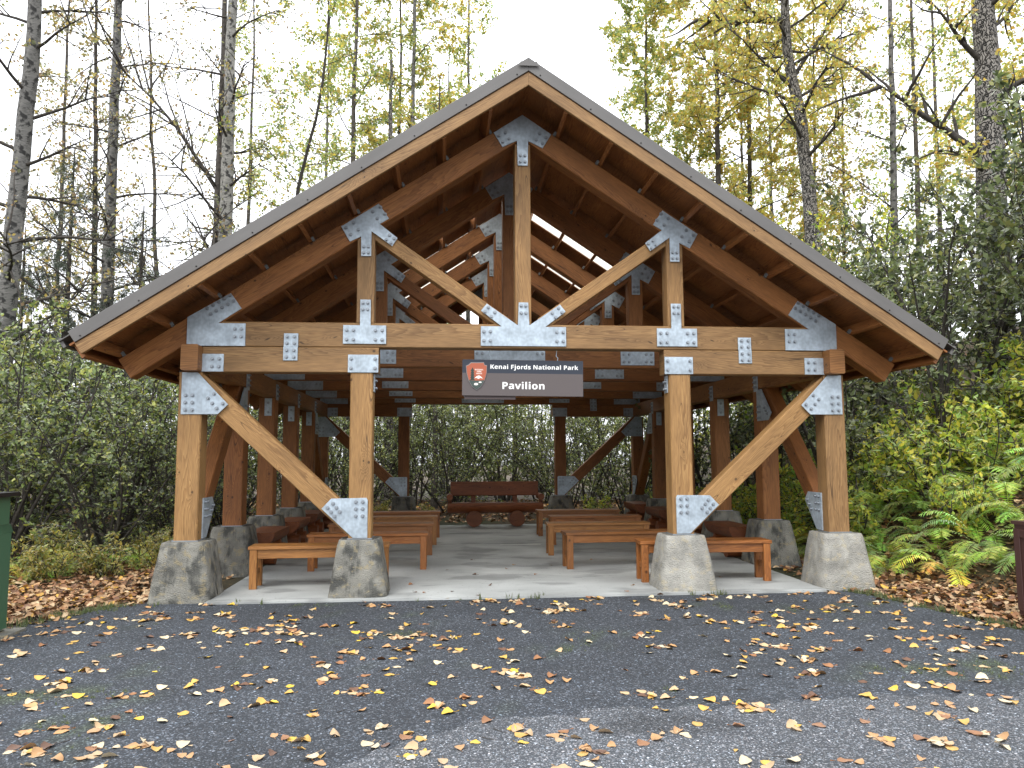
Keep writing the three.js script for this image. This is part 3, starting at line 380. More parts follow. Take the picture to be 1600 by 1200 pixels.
// ---------------------------------------------------------------- bins at the paving edges
{
  const green = new THREE.MeshStandardMaterial({ color: new THREE.Color().setRGB(0.045, 0.115, 0.062), roughness: 0.45 }), black = new THREE.MeshStandardMaterial({ color: 0x121314, roughness: 0.5 });
  const b = thing('trash_bin', 'dark green steel trash bin with black lid on a small concrete pad', 'bin');
  part('body', timber(V(0, 0.03, 0), V(0, 0.80, 0), 0.72, 0.70, V(0, 0, 1), 0, 0, 0.02), green, b);
  const sh = new THREE.CylinderGeometry(0.485, 0.508, 0.07, 4); sh.rotateY(Math.PI / 4); part('shoulder', sh, green, b).position.y = 0.836;
  part('hood', timber(V(0, 0.872, 0), V(0, 1.10, 0), 0.69, 0.66, V(0, 0, 1), 0, 0, 0.015), green, b);
  part('lid', timber(V(0, 1.102, 0), V(0, 1.135, 0), 0.78, 0.76, V(0, 0, 1), 0, 0, 0.01), black, b);
  part('door', timber(V(0, 0.12, 0.354), V(0, 0.72, 0.354), 0.56, 0.014, V(0, 0, 1), 0, 0, 0.004), green, b); part('door_handle', new THREE.BoxGeometry(0.03, 0.16, 0.03), black, b).position.set(0.22, 0.45, 0.372);
  part('concrete_pad', timber(V(0.03, -0.04, 0.0), V(0.03, 0.006, 0.0), 0.86, 0.90, V(0, 0, 1), 0, 0, 0.01), pierMats[1], b);
  b.position.set(-4.785, -0.005, 1.70); b.rotation.y = 0.0;
  const br = new THREE.MeshStandardMaterial({ color: new THREE.Color().setRGB(0.055, 0.024, 0.020), roughness: 0.5 });
  const c = thing('storage_bin', 'dark maroon steel bin with recessed door standing beside the fern bank', 'bin');
  part('body', timber(V(0, 0.06, 0), V(0, 0.83, 0), 0.80, 0.60, V(0, 0, 1), 0, 0, 0.012), br, c); part('lid', timber(V(0, 0.831, 0), V(0, 0.86, 0), 0.83, 0.63, V(0, 0, 1), 0, 0, 0.008), br, c);
  for (const x of [-0.33, 0.33]) part('door_frame', timber(V(x, 0.10, 0.306), V(x, 0.79, 0.306), 0.07, 0.014, V(0, 0, 1), 0, 0, 0.003), br, c); for (const y of [0.135, 0.755]) part('door_frame', timber(V(-0.293, y, 0.306), V(0.293, y, 0.306), 0.014, 0.07, V(0, 1, 0), 0, 0, 0.003), br, c);
  for (const z of [-0.255, 0.255]) part('side_frame', timber(V(-0.4065, 0.10, z), V(-0.4065, 0.79, z), 0.07, 0.013, V(1, 0, 0), 0, 0, 0.003), br, c); for (const y of [0.135, 0.755]) part('side_frame', timber(V(-0.4065, y, -0.218), V(-0.4065, y, 0.218), 0.013, 0.07, V(0, 1, 0), 0, 0, 0.003), br, c);
  for (const x of [-0.34, 0.34]) for (const z of [-0.22, 0.22]) part('foot', timber(V(x, 0, z), V(x, 0.06, z), 0.08, 0.08, V(0, 0, 1), 0, 0, 0.004), br, c);
  c.position.set(4.50, -0.03, 2.09);
}
// E-VEG
// ---------------------------------------------------------------- plants
function leafQuad(m, r, p, dir, nor, len, wid, col) { // rhombic leaf
  const s = V().crossVectors(dir, nor).normalize().multiplyScalar(wid / 2), tip = p.clone().addScaledVector(dir, len), mid = p.clone().addScaledVector(dir, len * 0.45).addScaledVector(nor, len * 0.10 * (r() - 0.3));
  m.quad(p, mid.clone().add(s), tip, mid.clone().sub(s), null, col);
}
const pal = (r, list) => { const [c, j] = list[Math.floor(r() * list.length)]; const k = 1 + (r() - 0.5) * 2 * j; return [c[0] * k, c[1] * k, c[2] * k]; };
const GREEN = [[[0.199, 0.280, 0.063], 0.50], [[0.283, 0.355, 0.087], 0.50], [[0.167, 0.227, 0.074], 0.50], [[0.234, 0.299, 0.097], 0.50], [[0.399, 0.426, 0.087], 0.50], [[0.314, 0.314, 0.062], 0.50]];
const DARK = [[[0.140, 0.188, 0.056], 0.55], [[0.200, 0.237, 0.079], 0.55], [[0.117, 0.150, 0.053], 0.55], [[0.246, 0.250, 0.065], 0.55]];
const LIME = [[[0.433, 0.570, 0.057], 0.40], [[0.610, 0.642, 0.065], 0.40], [[0.254, 0.405, 0.057], 0.40], [[0.814, 0.713, 0.083], 0.40]];
DARK.push([[0.17, 0.21, 0.07], 0.4], [[0.03, 0.045, 0.02], 0.3]); GREEN.push([[0.05, 0.07, 0.03], 0.3], [[0.04, 0.055, 0.025], 0.3]);
const REAR_LIT = [[[0.200, 0.252, 0.066], 0.50], [[0.275, 0.324, 0.077], 0.50], [[0.150, 0.204, 0.066], 0.50], [[0.375, 0.396, 0.088], 0.50], [[0.225, 0.264, 0.110], 0.50]];  // rear leaf greens lightened, standing in for light reaching the thicket
const GOLDLOW = [[[0.46, 0.40, 0.06], 0.25], [[0.34, 0.36, 0.06], 0.25], [[0.55, 0.42, 0.08], 0.2], [[0.24, 0.30, 0.06], 0.25]];
const YELLOW = [[[0.598, 0.512, 0.085], 0.35], [[0.712, 0.589, 0.112], 0.35], [[0.427, 0.434, 0.094], 0.35], [[0.370, 0.434, 0.112], 0.35], [[0.570, 0.372, 0.066], 0.35]];
const MIXED = [[[0.285, 0.375, 0.101], 0.40], [[0.385, 0.435, 0.101], 0.40], [[0.199, 0.300, 0.084], 0.40], [[0.513, 0.480, 0.101], 0.40], [[0.655, 0.510, 0.084], 0.40]];
const SPARSE = [[[0.36, 0.30, 0.10], 0.4], [[0.24, 0.25, 0.10], 0.4], [[0.46, 0.34, 0.08], 0.35], [[0.16, 0.17, 0.09], 0.4], [[0.30, 0.20, 0.10], 0.4]];
const rdir = (r) => { const z = r() * 2 - 1, a = r() * 6.283, s = Math.sqrt(1 - z * z); return V(Math.cos(a) * s, z, Math.sin(a) * s); };
function limb(r, start, dir, len, segs, wig, lift) { const pts = [start.clone()], d = dir.clone(); for (let k = 0; k < segs; k++) { d.addScaledVector(rdir(r), wig).add(V(0, lift, 0)).normalize(); pts.push(pts[k].clone().addScaledVector(d, len / segs)); } return pts; }
const taper = (n, a, b) => Array.from({ length: n }, (_, k) => mix(a, b, k / (n - 1)));
const pointOn = (pts, t) => { const f = clamp(t, 0, 0.9999) * (pts.length - 1), k = Math.floor(f); return [pts[k].clone().lerp(pts[k + 1], f - k), pts[k + 1].clone().sub(pts[k]).normalize()]; };
function leafyTwig(r, wm, lm, start, dir, len, o) {
  const pts = limb(r, start, dir, len, 2, 0.25, o.droop ?? 0); if (o.twig !== false) wm.tube([pts[0], pts[2]], [o.twigR ?? 0.004, 0.0015], 3);
  const n = Math.round(o.leaves * (0.6 + 0.8 * r())); for (let k = 0; k < n; k++) { const [p, t] = pointOn(pts, 0.15 + 0.85 * r()); const side = rdir(r), d = t.multiplyScalar(0.5).add(side.multiplyScalar(0.9)).add(V(0, -(o.hang ?? 0.15), 0)).normalize(), nor = rdir(r).multiplyScalar(o.flutter ?? 0.8).add(V(0, 1, 0)).normalize(), L = o.leaf * (0.6 + 0.75 * r());
    leafQuad(lm, r, p.addScaledVector(rdir(r), o.scatter ?? 0.02), d, nor, L, L * (o.aspect ?? 0.62), pal(r, o.pal)); }
}
function shrubGeo(seed, o) { const r = rng(seed), wm = new MB(), lm = new MB();
  for (let s = 0; s < o.stems; s++) { const a = r() * 6.283, tilt = o.spread * (0.35 + 0.65 * r()), d = V(Math.cos(a) * tilt, 1, Math.sin(a) * tilt).normalize(), L = o.h * (0.65 + 0.4 * r()), pts = limb(r, V(Math.cos(a) * 0.12 * r(), -0.1, Math.sin(a) * 0.12 * r()), d, L, 7, 0.16, 0.02); wm.tube(pts, taper(8, o.rad * (0.7 + 0.6 * r()), 0.006), 5);
    const nb = o.branches; for (let b = 0; b < nb; b++) { const t = o.low + (1 - o.low) * ((b + r()) / nb), [p, td] = pointOn(pts, t), bd = rdir(r).multiplyScalar(1.1).add(td.multiplyScalar(0.5)).add(V(0, 0.15, 0)).normalize(), bl = (o.bl ?? 0.34) * o.h * (1.15 - 0.7 * t) * (0.6 + 0.7 * r()), bp = limb(r, p, bd, bl, 4, 0.22, 0.04); wm.tube(bp, taper(5, 0.010, 0.004), 4);
      for (let q = 0; q < o.twigs; q++) { const [tp, t2] = pointOn(bp, 0.2 + 0.8 * ((q + r()) / o.twigs)); leafyTwig(r, wm, lm, tp, rdir(r).add(t2.multiplyScalar(0.7)).normalize(), (o.tl ?? 0.22) * (0.6 + 0.8 * r()), o); } } }
  return [wm.build(), lm.build()]; }
const spotRand = rng(4242);
function plantThing(name, label, cat, group, x, z, parts, sc = 1, turn = spotRand() * 6.283, sink = 0.0) { const t = thing(name, label, cat, group); for (const [n, g, m] of parts) { const q = part(n, g, m, t); if (n === 'stems') q.userData.kind = 'stuff'; } t.position.set(x, hill(x, z) - sink, z); t.rotation.y = turn; t.scale.set(sc * (0.92 + 0.16 * spotRand()), sc, sc * (0.92 + 0.16 * spotRand())); return t; }

// thicket shrubs: a few kinds, many individuals
const alder = [1, 2, 3, 4, 5].map((k) => shrubGeo(500 + k, { stems: 7, h: 3.5, spread: 0.55, rad: 0.028, low: 0.16, branches: 9, twigs: 8, leaves: 8.5, leaf: 0.070, pal: GREEN, flutter: 0.75, aspect: 0.66 }));
const lightenedShrub = [1, 2, 3, 4].map((k) => shrubGeo(560 + k, { stems: 7, h: 3.5, spread: 0.5, rad: 0.024, low: 0.12, branches: 9, twigs: 8, leaves: 10, leaf: 0.070, pal: REAR_LIT, flutter: 0.8, aspect: 0.5 }));
const darkAlder = [1, 2, 3].map((k) => shrubGeo(600 + k, { stems: 7, h: 4.6, spread: 0.5, rad: 0.038, low: 0.25, branches: 10, twigs: 9, leaves: 7, leaf: 0.095, pal: DARK, flutter: 0.8, aspect: 0.62, bl: 0.30 }));
const twiggy = [1, 2].map((k) => shrubGeo(700 + k, { stems: 10, h: 3.0, spread: 0.75, rad: 0.024, low: 0.12, branches: 9, twigs: 6, leaves: 5, leaf: 0.062, pal: GREEN, flutter: 0.8 }));
const limeBush = [1, 2, 3].map((k) => shrubGeo(800 + k, { stems: 9, h: 1.15, spread: 0.7, rad: 0.010, low: 0.15, branches: 6, twigs: 4, leaves: 7, leaf: 0.085, pal: LIME, flutter: 0.6, aspect: 0.55, tl: 0.16 }));
const goldBush = [1, 2].map((k) => shrubGeo(830 + k, { stems: 9, h: 1.0, spread: 0.8, rad: 0.008, low: 0.15, branches: 6, twigs: 4, leaves: 7, leaf: 0.095, pal: GOLDLOW, flutter: 0.6, aspect: 0.4, tl: 0.16, hang: 0.5 }));
const limeTree = [1, 2].map((k) => shrubGeo(850 + k, { stems: 5, h: 5.0, spread: 0.35, rad: 0.035, low: 0.3, branches: 9, twigs: 8, leaves: 8, leaf: 0.075, pal: LIME, flutter: 0.8 }));
const clad = (p, gm, bark) => [['stems', p[0], bark], ['foliage', p[1], gm]];
const S = (list, protos, gm, bark, name, label, cat, group) => list.forEach(([x, z, sc = 1], k) => plantThing(name, label, cat, group, x, z, clad(protos[(k * 7 + Math.floor(k / 3)) % protos.length], gm, bark), sc, undefined, 0.03));
S([[-5.6, -3.2, 0.86], [-6.6, -2.6, 0.95], [-7.6, -1.9, 1.05], [-6.0, -4.4, 0.98], [-7.2, -3.9, 1.12], [-8.6, -3.2, 1.2], [-5.4, -5.6, 0.9], [-6.5, -6.2, 1.05], [-8.0, -5.6, 1.22], [-5.6, -7.6, 0.95], [-7.0, -8.2, 1.1], [-5.4, -9.4, 1], [-9.4, -1.2, 1.1], [-9.6, -5.2, 1.25], [-9.4, -7.6, 1.2], [-6.4, -10.4, 1.1], [-8.6, 0.2, 1.05]], alder, leafGloss, barkDark, 'alder_shrub', 'leafy grey-green alder shrub in the thicket beside the darker piers', 'shrub', 'alder shrubs of the side thicket');
S([[-4.21, -13.00, 1.12], [-2.92, -13.60, 1.18], [-1.62, -13.20, 1.06], [-0.43, -13.90, 1.18], [0.76, -13.30, 1.12], [1.94, -13.90, 1.14], [3.13, -13.20, 1.12], [4.32, -13.60, 1.23], [-3.46, -15.20, 1.34], [-1.94, -15.60, 1.34], [-0.43, -15.90, 1.37], [1.08, -15.50, 1.34], [2.59, -15.80, 1.40], [4.10, -15.30, 1.40], [5.83, -14.80, 1.34], [-5.18, -14.60, 1.34], [-6.91, -15.00, 1.46]], lightenedShrub, leafGloss, barkDark, 'lightened_shrub', 'leafy shrub with greens lightened in place of light, in the thicket behind the log settee', 'shrub', 'shrubs with lightened leaf colour behind the pavilion');
S([[-0.7, -11.2, 0.9], [2.2, -11.0, 0.9], [3.6, -10.4, 0.95], [-2.8, -11.2, 0.85], [4.6, -9.6, 0.95], [-4.6, -10.6, 0.9], [-5.2, -4.7, 0.7], [-4.9, -6.7, 0.72]], twiggy, leafGloss, barkDark, 'twiggy_shrub', 'sparse dark-stemmed shrub just outside the pavilion posts', 'shrub', 'bare-stemmed shrubs around the floor');
S([[5.3, -3.6, 0.95], [6.4, -2.6, 1.0], [7.4, -1.6, 1.05], [6.2, -4.6, 1.1], [7.6, -3.6, 1.1], [8.6, -2.2, 1.1], [5.2, -6.0, 0.95], [6.4, -6.6, 1.0], [7.8, -5.8, 1.1], [5.0, -8.2, 0.95], [6.3, -8.8, 1.05], [9.4, -4.2, 1.1], [8.2, -0.3, 1.0], [9.8, -1.0, 1.05], [7.8, -8.6, 1.1]], darkAlder, leafGloss, barkDark, 'bank_alder', 'tall dark green alder shrub on the bank above the ferns', 'shrub', 'tall alder shrubs on the bank');
S([[5.7, -5.2, 1.05], [7.0, -9.8, 1.1], [6.0, -10.8, 1.0], [8.8, -8.0, 1.0]], limeTree, leafDull, barkDark, 'bright_sapling', 'slender sapling with bright yellow-green leaves among the bank alders', 'tree', 'bright saplings on the bank');
S([[4.75, -2.2, 0.95], [5.3, -2.6, 1.1], [5.7, -1.7, 1.05], [6.3, -1.3, 1.0], [6.9, -0.6, 1.1], [5.0, -3.4, 0.9], [6.2, -2.2, 1.1], [7.2, -0.1, 1.0], [4.8, -4.6, 0.9], [4.7, -6.2, 0.95], [4.6, -7.6, 0.9], [3.9, -10.1, 0.7], [2.7, -9.9, 0.55], [5.4, -0.6, 0.75], [4.7, -5.4, 0.95], [5.2, -4.2, 0.9], [6.0, -3.4, 1.2], [6.8, -2.9, 1.25], [7.2, -2.2, 1.2], [7.7, -1.2, 1.2], [8.1, -2.6, 1.2], [6.6, -4.0, 1.2], [5.6, -4.8, 1.1], [7.6, -0.4, 1.1], [8.6, -1.2, 1.2]], limeBush, leafDull, barkDark, 'lime_bush', 'low bush of pale yellow-green leaves among the bank ferns', 'bush', 'pale bushes on the bank');
S([[-5.0, -1.9, 0.6], [-5.5, -1.5, 0.55], [-6.2, -1.2, 0.6], [-4.6, -2.5, 0.55], [-4.9, -3.2, 0.6], [-7.0, -0.5, 0.6], [-3.2, -9.9, 0.6], [-1.2, -9.7, 0.5], [-2.2, -9.6, 0.55], [-5.9, -2.2, 0.65], [-6.7, -1.7, 0.6]], goldBush, leafDull, barkDark, 'yellowing_bush', 'knee-high bush of yellowing leaves at the edge of the leaf litter', 'bush', 'yellowing bushes by the thicket');

S([[-8.5, -17.5, 1.2], [-6.5, -18.2, 1.15], [-4.6, -18.6, 1.1], [-2.8, -18.9, 1.0], [-1.0, -18.8, 1.0], [0.8, -18.7, 1.0], [2.6, -18.9, 1.0], [4.4, -17.8, 1.05], [-10.5, -14.2, 1.2], [-12.5, -11, 1.2], [-12, -7.4, 1.15], [-11.6, -4, 1.1], [6.2, -13.6, 1.0], [8.2, -12, 1.0]], limeTree, leafDull, barkDark, 'bright_sapling', 'sapling with light green leaves showing through gaps behind the thicket', 'tree', 'light green saplings behind the thicket');
S([[-12.8, -2, 1.3], [-11.2, -9.2, 1.35], [-10.2, -11, 1.3], [-13.5, -5.5, 1.35], [-8.6, -10.2, 1.25], [-14, -9, 1.4]], alder, leafGloss, barkDark, 'alder_shrub', 'tall grey-green alder at the back of the side thicket', 'shrub', 'tall alders at the back of the thicket');
// ferns
function fernGeo(seed, n, L, list) { const r = rng(seed), lm = new MB();
  for (let k = 0; k < n; k++) { const a = (k / n) * 6.283 + r() * 0.6, el = 0.5 + 0.75 * r(), len = L * (0.5 + 0.65 * r()), d = V(Math.cos(a) * Math.cos(el), Math.sin(el), Math.sin(a) * Math.cos(el)), side = V(-Math.sin(a), 0, Math.cos(a)), pts = [V(Math.cos(a) * 0.03, 0, Math.sin(a) * 0.03)]; const segs = 9; const dd = d.clone(); for (let q = 0; q < segs; q++) { dd.add(V(0, -0.15 - 0.02 * q, 0)).normalize(); pts.push(pts[q].clone().addScaledVector(dd, len / segs)); }
    const base = pal(r, list).map((x) => x * (0.75 + 0.5 * r())), tw = (r() - 0.5) * 0.5; const np = 26; for (let q = 0; q < np; q++) { const t = 0.14 + 0.85 * q / (np - 1), [p, td] = pointOn(pts, t), w = len * 0.20 * Math.pow(Math.sin(Math.PI * Math.pow(clamp(1.06 - t), 0.75)), 0.8) + 0.008, nor = V().crossVectors(side, td).normalize(); if (nor.y < 0) nor.negate(); nor.addScaledVector(side, tw).normalize();
      for (const s of [-1, 1]) { const pd = side.clone().multiplyScalar(s).addScaledVector(td, 0.45).addScaledVector(V(0, -1, 0), 0.18 + 0.2 * r()).normalize(), c = base.map((x) => x * (0.8 + 0.4 * r())); leafQuad(lm, r, p, pd, nor, w * (0.65 + 0.6 * r()), len * 0.026 * (0.7 + 0.6 * r()), c); } }
    for (let q = 0; q < segs - 1; q++) { const w = side.clone().multiplyScalar(0.004); lm.quad(pts[q].clone().add(w), pts[q + 1].clone().add(w), pts[q + 1].clone().sub(w), pts[q].clone().sub(w), null, base); } }
  return lm.build(); }
const FERN = [[[0.264, 0.412, 0.065], 0.35], [[0.360, 0.498, 0.071], 0.35], [[0.479, 0.563, 0.071], 0.35], [[0.217, 0.346, 0.071], 0.35]], FERNY = [[[0.718, 0.650, 0.071], 0.35], [[0.527, 0.585, 0.071], 0.35], [[1.006, 0.735, 0.086], 0.35], [[0.360, 0.476, 0.071], 0.35]];
const fernP = [1, 2, 3, 4].map((k) => fernGeo(900 + k, 14 + k, 0.85, FERN)), fernY = [1, 2, 3].map((k) => fernGeo(950 + k, 12 + k, 0.8, FERNY));
{ const r = rng(31); const green = [], yel = [];
  for (let tries = 0; tries < 3000 && green.length < 150; tries++) { const x = 4.35 + r() * 4.2, z = 0.75 - r() * 8.5; if (x - 4.35 < (z > -0.9 ? (z + 0.9) * 0.75 : 0) + 0.05 || x > 7.6 && z < -4) continue; if (green.some(([a, b]) => Math.hypot(a - x, b - z) < 0.33)) continue; green.push([x, z, 0.55 + 0.42 * r()]); }
  green.forEach(([x, z, s], k) => k % 4 === 3 ? plantThing('yellowing_fern', 'arching fern turning yellow among green ones on the bank', 'fern', 'yellowing ferns on the bank', x, z, [['fronds', fernY[k % 3], fernMat]], s) : plantThing('fern', 'arching green fern on the bank beside the pale corner pier', 'fern', 'green ferns on the bank', x, z, [['fronds', fernP[k % 4], fernMat]], s));
  for (let tries = 0; tries < 900 && yel.length < 26; tries++) { const x = -8 + r() * 4.1, z = -4.5 + r() * 5, lim = mix(-3.2, 0.1, sst(-4.2, -7.0, x)); if (z > lim || z < lim - 1.5 || yel.some(([a, b]) => Math.hypot(a - x, b - z) < 0.36)) continue; yel.push([x, z, 0.45 + 0.32 * r()]); }
  yel.forEach(([x, z, s], k) => plantThing('small_fern', 'small yellow-green fern between the leaf litter and the alder thicket', 'fern', 'small ferns below the thicket', x, z, [['fronds', k % 3 ? fernY[k % 3] : fernP[k % 4], fernMat]], s));
}
console.log('shrubs', Date.now() - T0);

// trees: trunk, limbs, crown
function treeThing(name, label, group, seed, o) {
  const r = rng(seed), tm = new MB(), bm = new MB(), lm = new MB(), path = o.path.map((p) => V(...p)), base = path[0].clone(), curve = new THREE.CatmullRomCurve3(path), N = 22, pts = curve.getPoints(N).map((p, k) => p.sub(base).add(V(0.05 * pn(k * 0.45, seed), 0, 0.05 * pn(k * 0.45, seed + 9)))), H = pts[N].y;
  const rad = pts.map((p, k) => Math.max(0.012, o.d / 2 * (1 - 0.78 * (p.y / H)) * (1 + 0.5 * Math.exp(-Math.max(0, p.y) * 2.2)) * (1 + 0.05 * pn(k * 1.7, seed + 3)))); tm.tube(pts, rad, 12);
  const br = (p, d, L, R, depth) => { const bp = limb(r, p, d, L, 5, o.wig ?? 0.16, o.lift ?? 0.01); bm.tube(bp, taper(6, R, 0.006), depth ? 4 : 5); const n = depth ? o.twigs : Math.round(o.subs * (0.5 + L / 2.4)); for (let q = 0; q < n; q++) { const [tp, td] = pointOn(bp, (depth ? 0.1 : 0.22) + (depth ? 0.9 : 0.78) * ((q + r()) / n)); if (!depth) br(tp, rdir(r).add(td.multiplyScalar(1.0)).normalize(), L * (0.28 + 0.25 * r()), Math.max(0.007, R * 0.45), 1); else if (r() < (o.fill ?? 1)) leafyTwig(r, bm, lm, tp, rdir(r).add(td.multiplyScalar(0.6)).normalize(), 0.22 + 0.3 * r(), o); } };
  for (let b = 0; b < o.n; b++) { const t = o.low + (1 - o.low) * ((b + 0.8 * r()) / o.n), [p, td] = pointOn(pts, t), a = b * 2.4 + r() * 1.2, k = 1 - 0.62 * ((t - o.low) / (1 - o.low)), L = o.reach * k * (0.6 + 0.6 * r()); br(p, V(Math.cos(a), o.rise ?? 0.5, Math.sin(a)).normalize(), L, Math.max(0.012, o.d * 0.11 * k), 0); }
  for (const [t, dx, dy, dz, L, R] of o.limbs ?? []) { const [p] = pointOn(pts, t); br(p, V(dx, dy, dz).normalize(), L, R, 0); }
  const g = thing(name, label, o.cat ?? 'tree', group); part('trunk', tm.build(), o.bark, g); part('limbs', bm.build(), o.limbBark ?? barkDark, g).userData.kind = 'stuff'; if (lm.p.length) part('crown', lm.build(), leafDull, g); g.position.copy(base); return g;
}
const up = (x0, x1, z0, z1, D, H, h0 = hill(x0, z0) - 0.1) => [[x0, h0, z0], [mix(x0, x1, 0.3), h0 + H * 0.3, mix(z0, z1, 0.3)], [mix(x0, x1, 0.62), h0 + H * 0.62, mix(z0, z1, 0.62)], [x1, h0 + H, z1]];
const leafy = { twig: false, leaf: 0.085, twigR: 0.005, leaves: 7, twigs: 5, subs: 6, hang: 0.35, flutter: 1.3, scatter: 0.05, aspect: 0.72 };
const BG = 'tall trees behind the shrub thicket';
treeThing('birch_tree', 'thick leaning grey birch at the edge of the thicket by the green bin', BG, 11, { ...leafy, path: up(-9.1, -7.9, -6.7, -5.6, 0, 17), d: 0.42, bark: barkBirch, n: 30, low: 0.22, reach: 2.4, rise: 0.35, pal: SPARSE, leaves: 5.5, fill: 0.75, leaf: 0.072 });
treeThing('birch_tree', 'straight birch with pale lower trunk behind the eave over the darker corner pier', BG, 12, { ...leafy, path: up(-9.2, -8.9, -11.6, -10.5, 0, 19), d: 0.38, bark: barkBirch, n: 34, low: 0.2, reach: 2.8, rise: 0.3, pal: SPARSE, leaves: 5, fill: 0.75, leaf: 0.072 });
treeThing('birch_tree', 'thin dark birch standing close behind the pale-trunked birch', BG, 13, { ...leafy, path: up(-10.3, -10.4, -13.8, -12.6, 0, 16), d: 0.22, bark: barkDark, n: 26, low: 0.25, reach: 2.2, rise: 0.35, pal: SPARSE, leaves: 7, fill: 0.85, leaf: 0.08 });
treeThing('dead_tree', 'slim bare grey tree with few leaves against the white sky', BG, 14, { ...leafy, path: up(-8.75, -9.3, -14.6, -13.4, 0, 15), d: 0.18, bark: barkGrey, limbBark: barkGrey, n: 16, low: 0.32, reach: 2.0, rise: 0.2, pal: SPARSE, leaves: 1.4, fill: 0.5, leaf: 0.07 });
treeThing('birch_tree', 'white birch with black bark scars rising above the low roof slope', BG, 15, { ...leafy, path: up(-6.15, -5.7, -10.5, -9.1, 0, 18), d: 0.44, bark: barkPale, n: 30, low: 0.26, reach: 2.7, rise: 0.25, pal: SPARSE, leaves: 4, fill: 0.7, leaf: 0.075 });
treeThing('birch_tree', 'dark forked birch leaning against the white scarred birch', BG, 16, { ...leafy, path: up(-6.45, -5.95, -10.7, -9.5, 0, 17), d: 0.26, bark: barkGrey, n: 22, low: 0.3, reach: 2.3, rise: 0.4, pal: SPARSE, leaves: 3.6, fill: 0.65, leaf: 0.075, limbs: [[0.5, -0.42, 0.9, 0.1, 4.2, 0.055]] });
treeThing('birch_tree', 'thin crooked birch bending over the roof slope', BG, 17, { ...leafy, path: [[-4.9, 0, -12.3], [-4.95, 6, -11.9], [-4.65, 8.4, -11.7], [-4.05, 10.8, -11.3], [-3.8, 14, -11]], d: 0.17, bark: barkDark, n: 20, low: 0.4, reach: 1.9, rise: 0.4, pal: MIXED, leaves: 8, fill: 0.85 });
for (const [k, x0, x1, z0, z1, d, H, pl, lv] of [[21, -3.75, -3.45, -15.2, -13.8, 0.24, 20, MIXED, 15], [22, -2.0, -1.75, -16.1, -14.6, 0.24, 21, YELLOW, 17], [23, -2.35, -2.3, -17.1, -15.7, 0.18, 20, MIXED, 16], [24, -0.05, -0.08, -17.9, -16.2, 0.19, 20, MIXED, 12]])
  treeThing('yellow_birch', ['slim birch with thin yellow-green leaves left of centre over the roof', 'pale-stemmed birch with yellow leaves above the roof slope', 'thin stem of yellow-green leaves crowding the pale-stemmed birch', 'slim birch with airy leaves beside the roof peak'][k - 21].replace(' left of centre', ''), 'yellow birches above the roof', k, { ...leafy, path: up(x0, x1, z0, z1, 0, H), d, bark: k === 22 || k === 24 ? barkBirch : barkGrey, n: 30, low: 0.34, reach: k === 24 ? 1.7 : 2.5, rise: 0.4, pal: pl, leaves: lv, fill: 0.85, leaf: 0.09 });
for (const [k, x0, x1, z0, z1, d, H, pl, lv, rc] of [[31, 5.8, 5.6, -16.4, -15.0, 0.16, 18.5, MIXED, 24, 2.6], [32, 7.45, 7.15, -14.3, -12.8, 0.25, 19, YELLOW, 24, 2.9], [33, 8.8, 8.55, -15.2, -13.7, 0.22, 20, YELLOW, 24, 2.9], [34, 11.8, 11.6, -16.9, -15.6, 0.16, 16, YELLOW, 12, 2.0], [35, 13.3, 13.1, -17.8, -16.5, 0.15, 15, SPARSE, 7, 1.7], [36, 6.6, 6.3, -18.6, -17.6, 0.2, 20, MIXED, 22, 2.8]])
  treeThing('cottonwood_tree', ['slim cottonwood with pale green outer crown nearest the roof peak', 'dark-stemmed cottonwood with dense golden crown behind the roof slope', 'cottonwood of golden leaves next to the thick crooked trunk', 'thin upright cottonwood with loose yellow leaves past the thick crooked trunk', 'very thin nearly bare cottonwood among upright stems', 'green and yellow cottonwood standing behind the pale green one'][k - 31], 'golden cottonwoods behind the roof', k, { ...leafy, path: up(x0, x1, z0, z1, 0, H), d, bark: barkDark, n: 32, low: 0.3, reach: rc, rise: 0.45, pal: pl, leaves: lv, fill: 0.95, leaf: 0.095 });
treeThing('cottonwood_tree', 'thick crooked grey cottonwood trunk with a heavy limb over the roof slope', 'golden cottonwoods behind the roof', 37, { ...leafy, path: [[8.35, hill(8.35, -10.1) - 0.1, -10.1], [8.22, 6.4, -9.7], [7.95, 9.4, -9.5], [7.55, 11.4, -9.3], [7.5, 12.6, -9.2], [7.3, 16, -9]], d: 0.50, bark: barkRough, n: 26, low: 0.34, reach: 2.8, rise: 0.45, pal: YELLOW, leaves: 10, fill: 0.9, limbs: [[0.72, -1, 0.12, 0.0, 2.2, 0.10], [0.52, 0.5, 0.8, 0.1, 2.4, 0.06]] });
treeThing('aspen_tree', 'thin white aspen trunk standing alone in the white sky above the bank', 'aspens above the bank', 38, { ...leafy, path: up(10.95, 10.7, -10.9, -9.7, 0, 14, hill(10.9, -10.9)), d: 0.24, bark: barkBirch, n: 16, low: 0.3, reach: 1.9, rise: 0.6, pal: SPARSE, leaves: 2, fill: 0.5 });
treeThing('cottonwood_tree', 'massive rough-barked cottonwood rising out of the bank alders', 'golden cottonwoods behind the roof', 39, { ...leafy, path: up(9.7, 9.35, -5.6, -4.6, 0, 15, hill(9.7, -5.6) - 0.2), d: 0.66, bark: barkRough, n: 14, low: 0.42, reach: 2.2, rise: 0.5, pal: YELLOW, leaves: 9, fill: 0.9, limbs: [[0.33, -1, 1.0, 0.2, 2.9, 0.10], [0.32, -1, 0.32, 0.2, 1.5, 0.07]] });
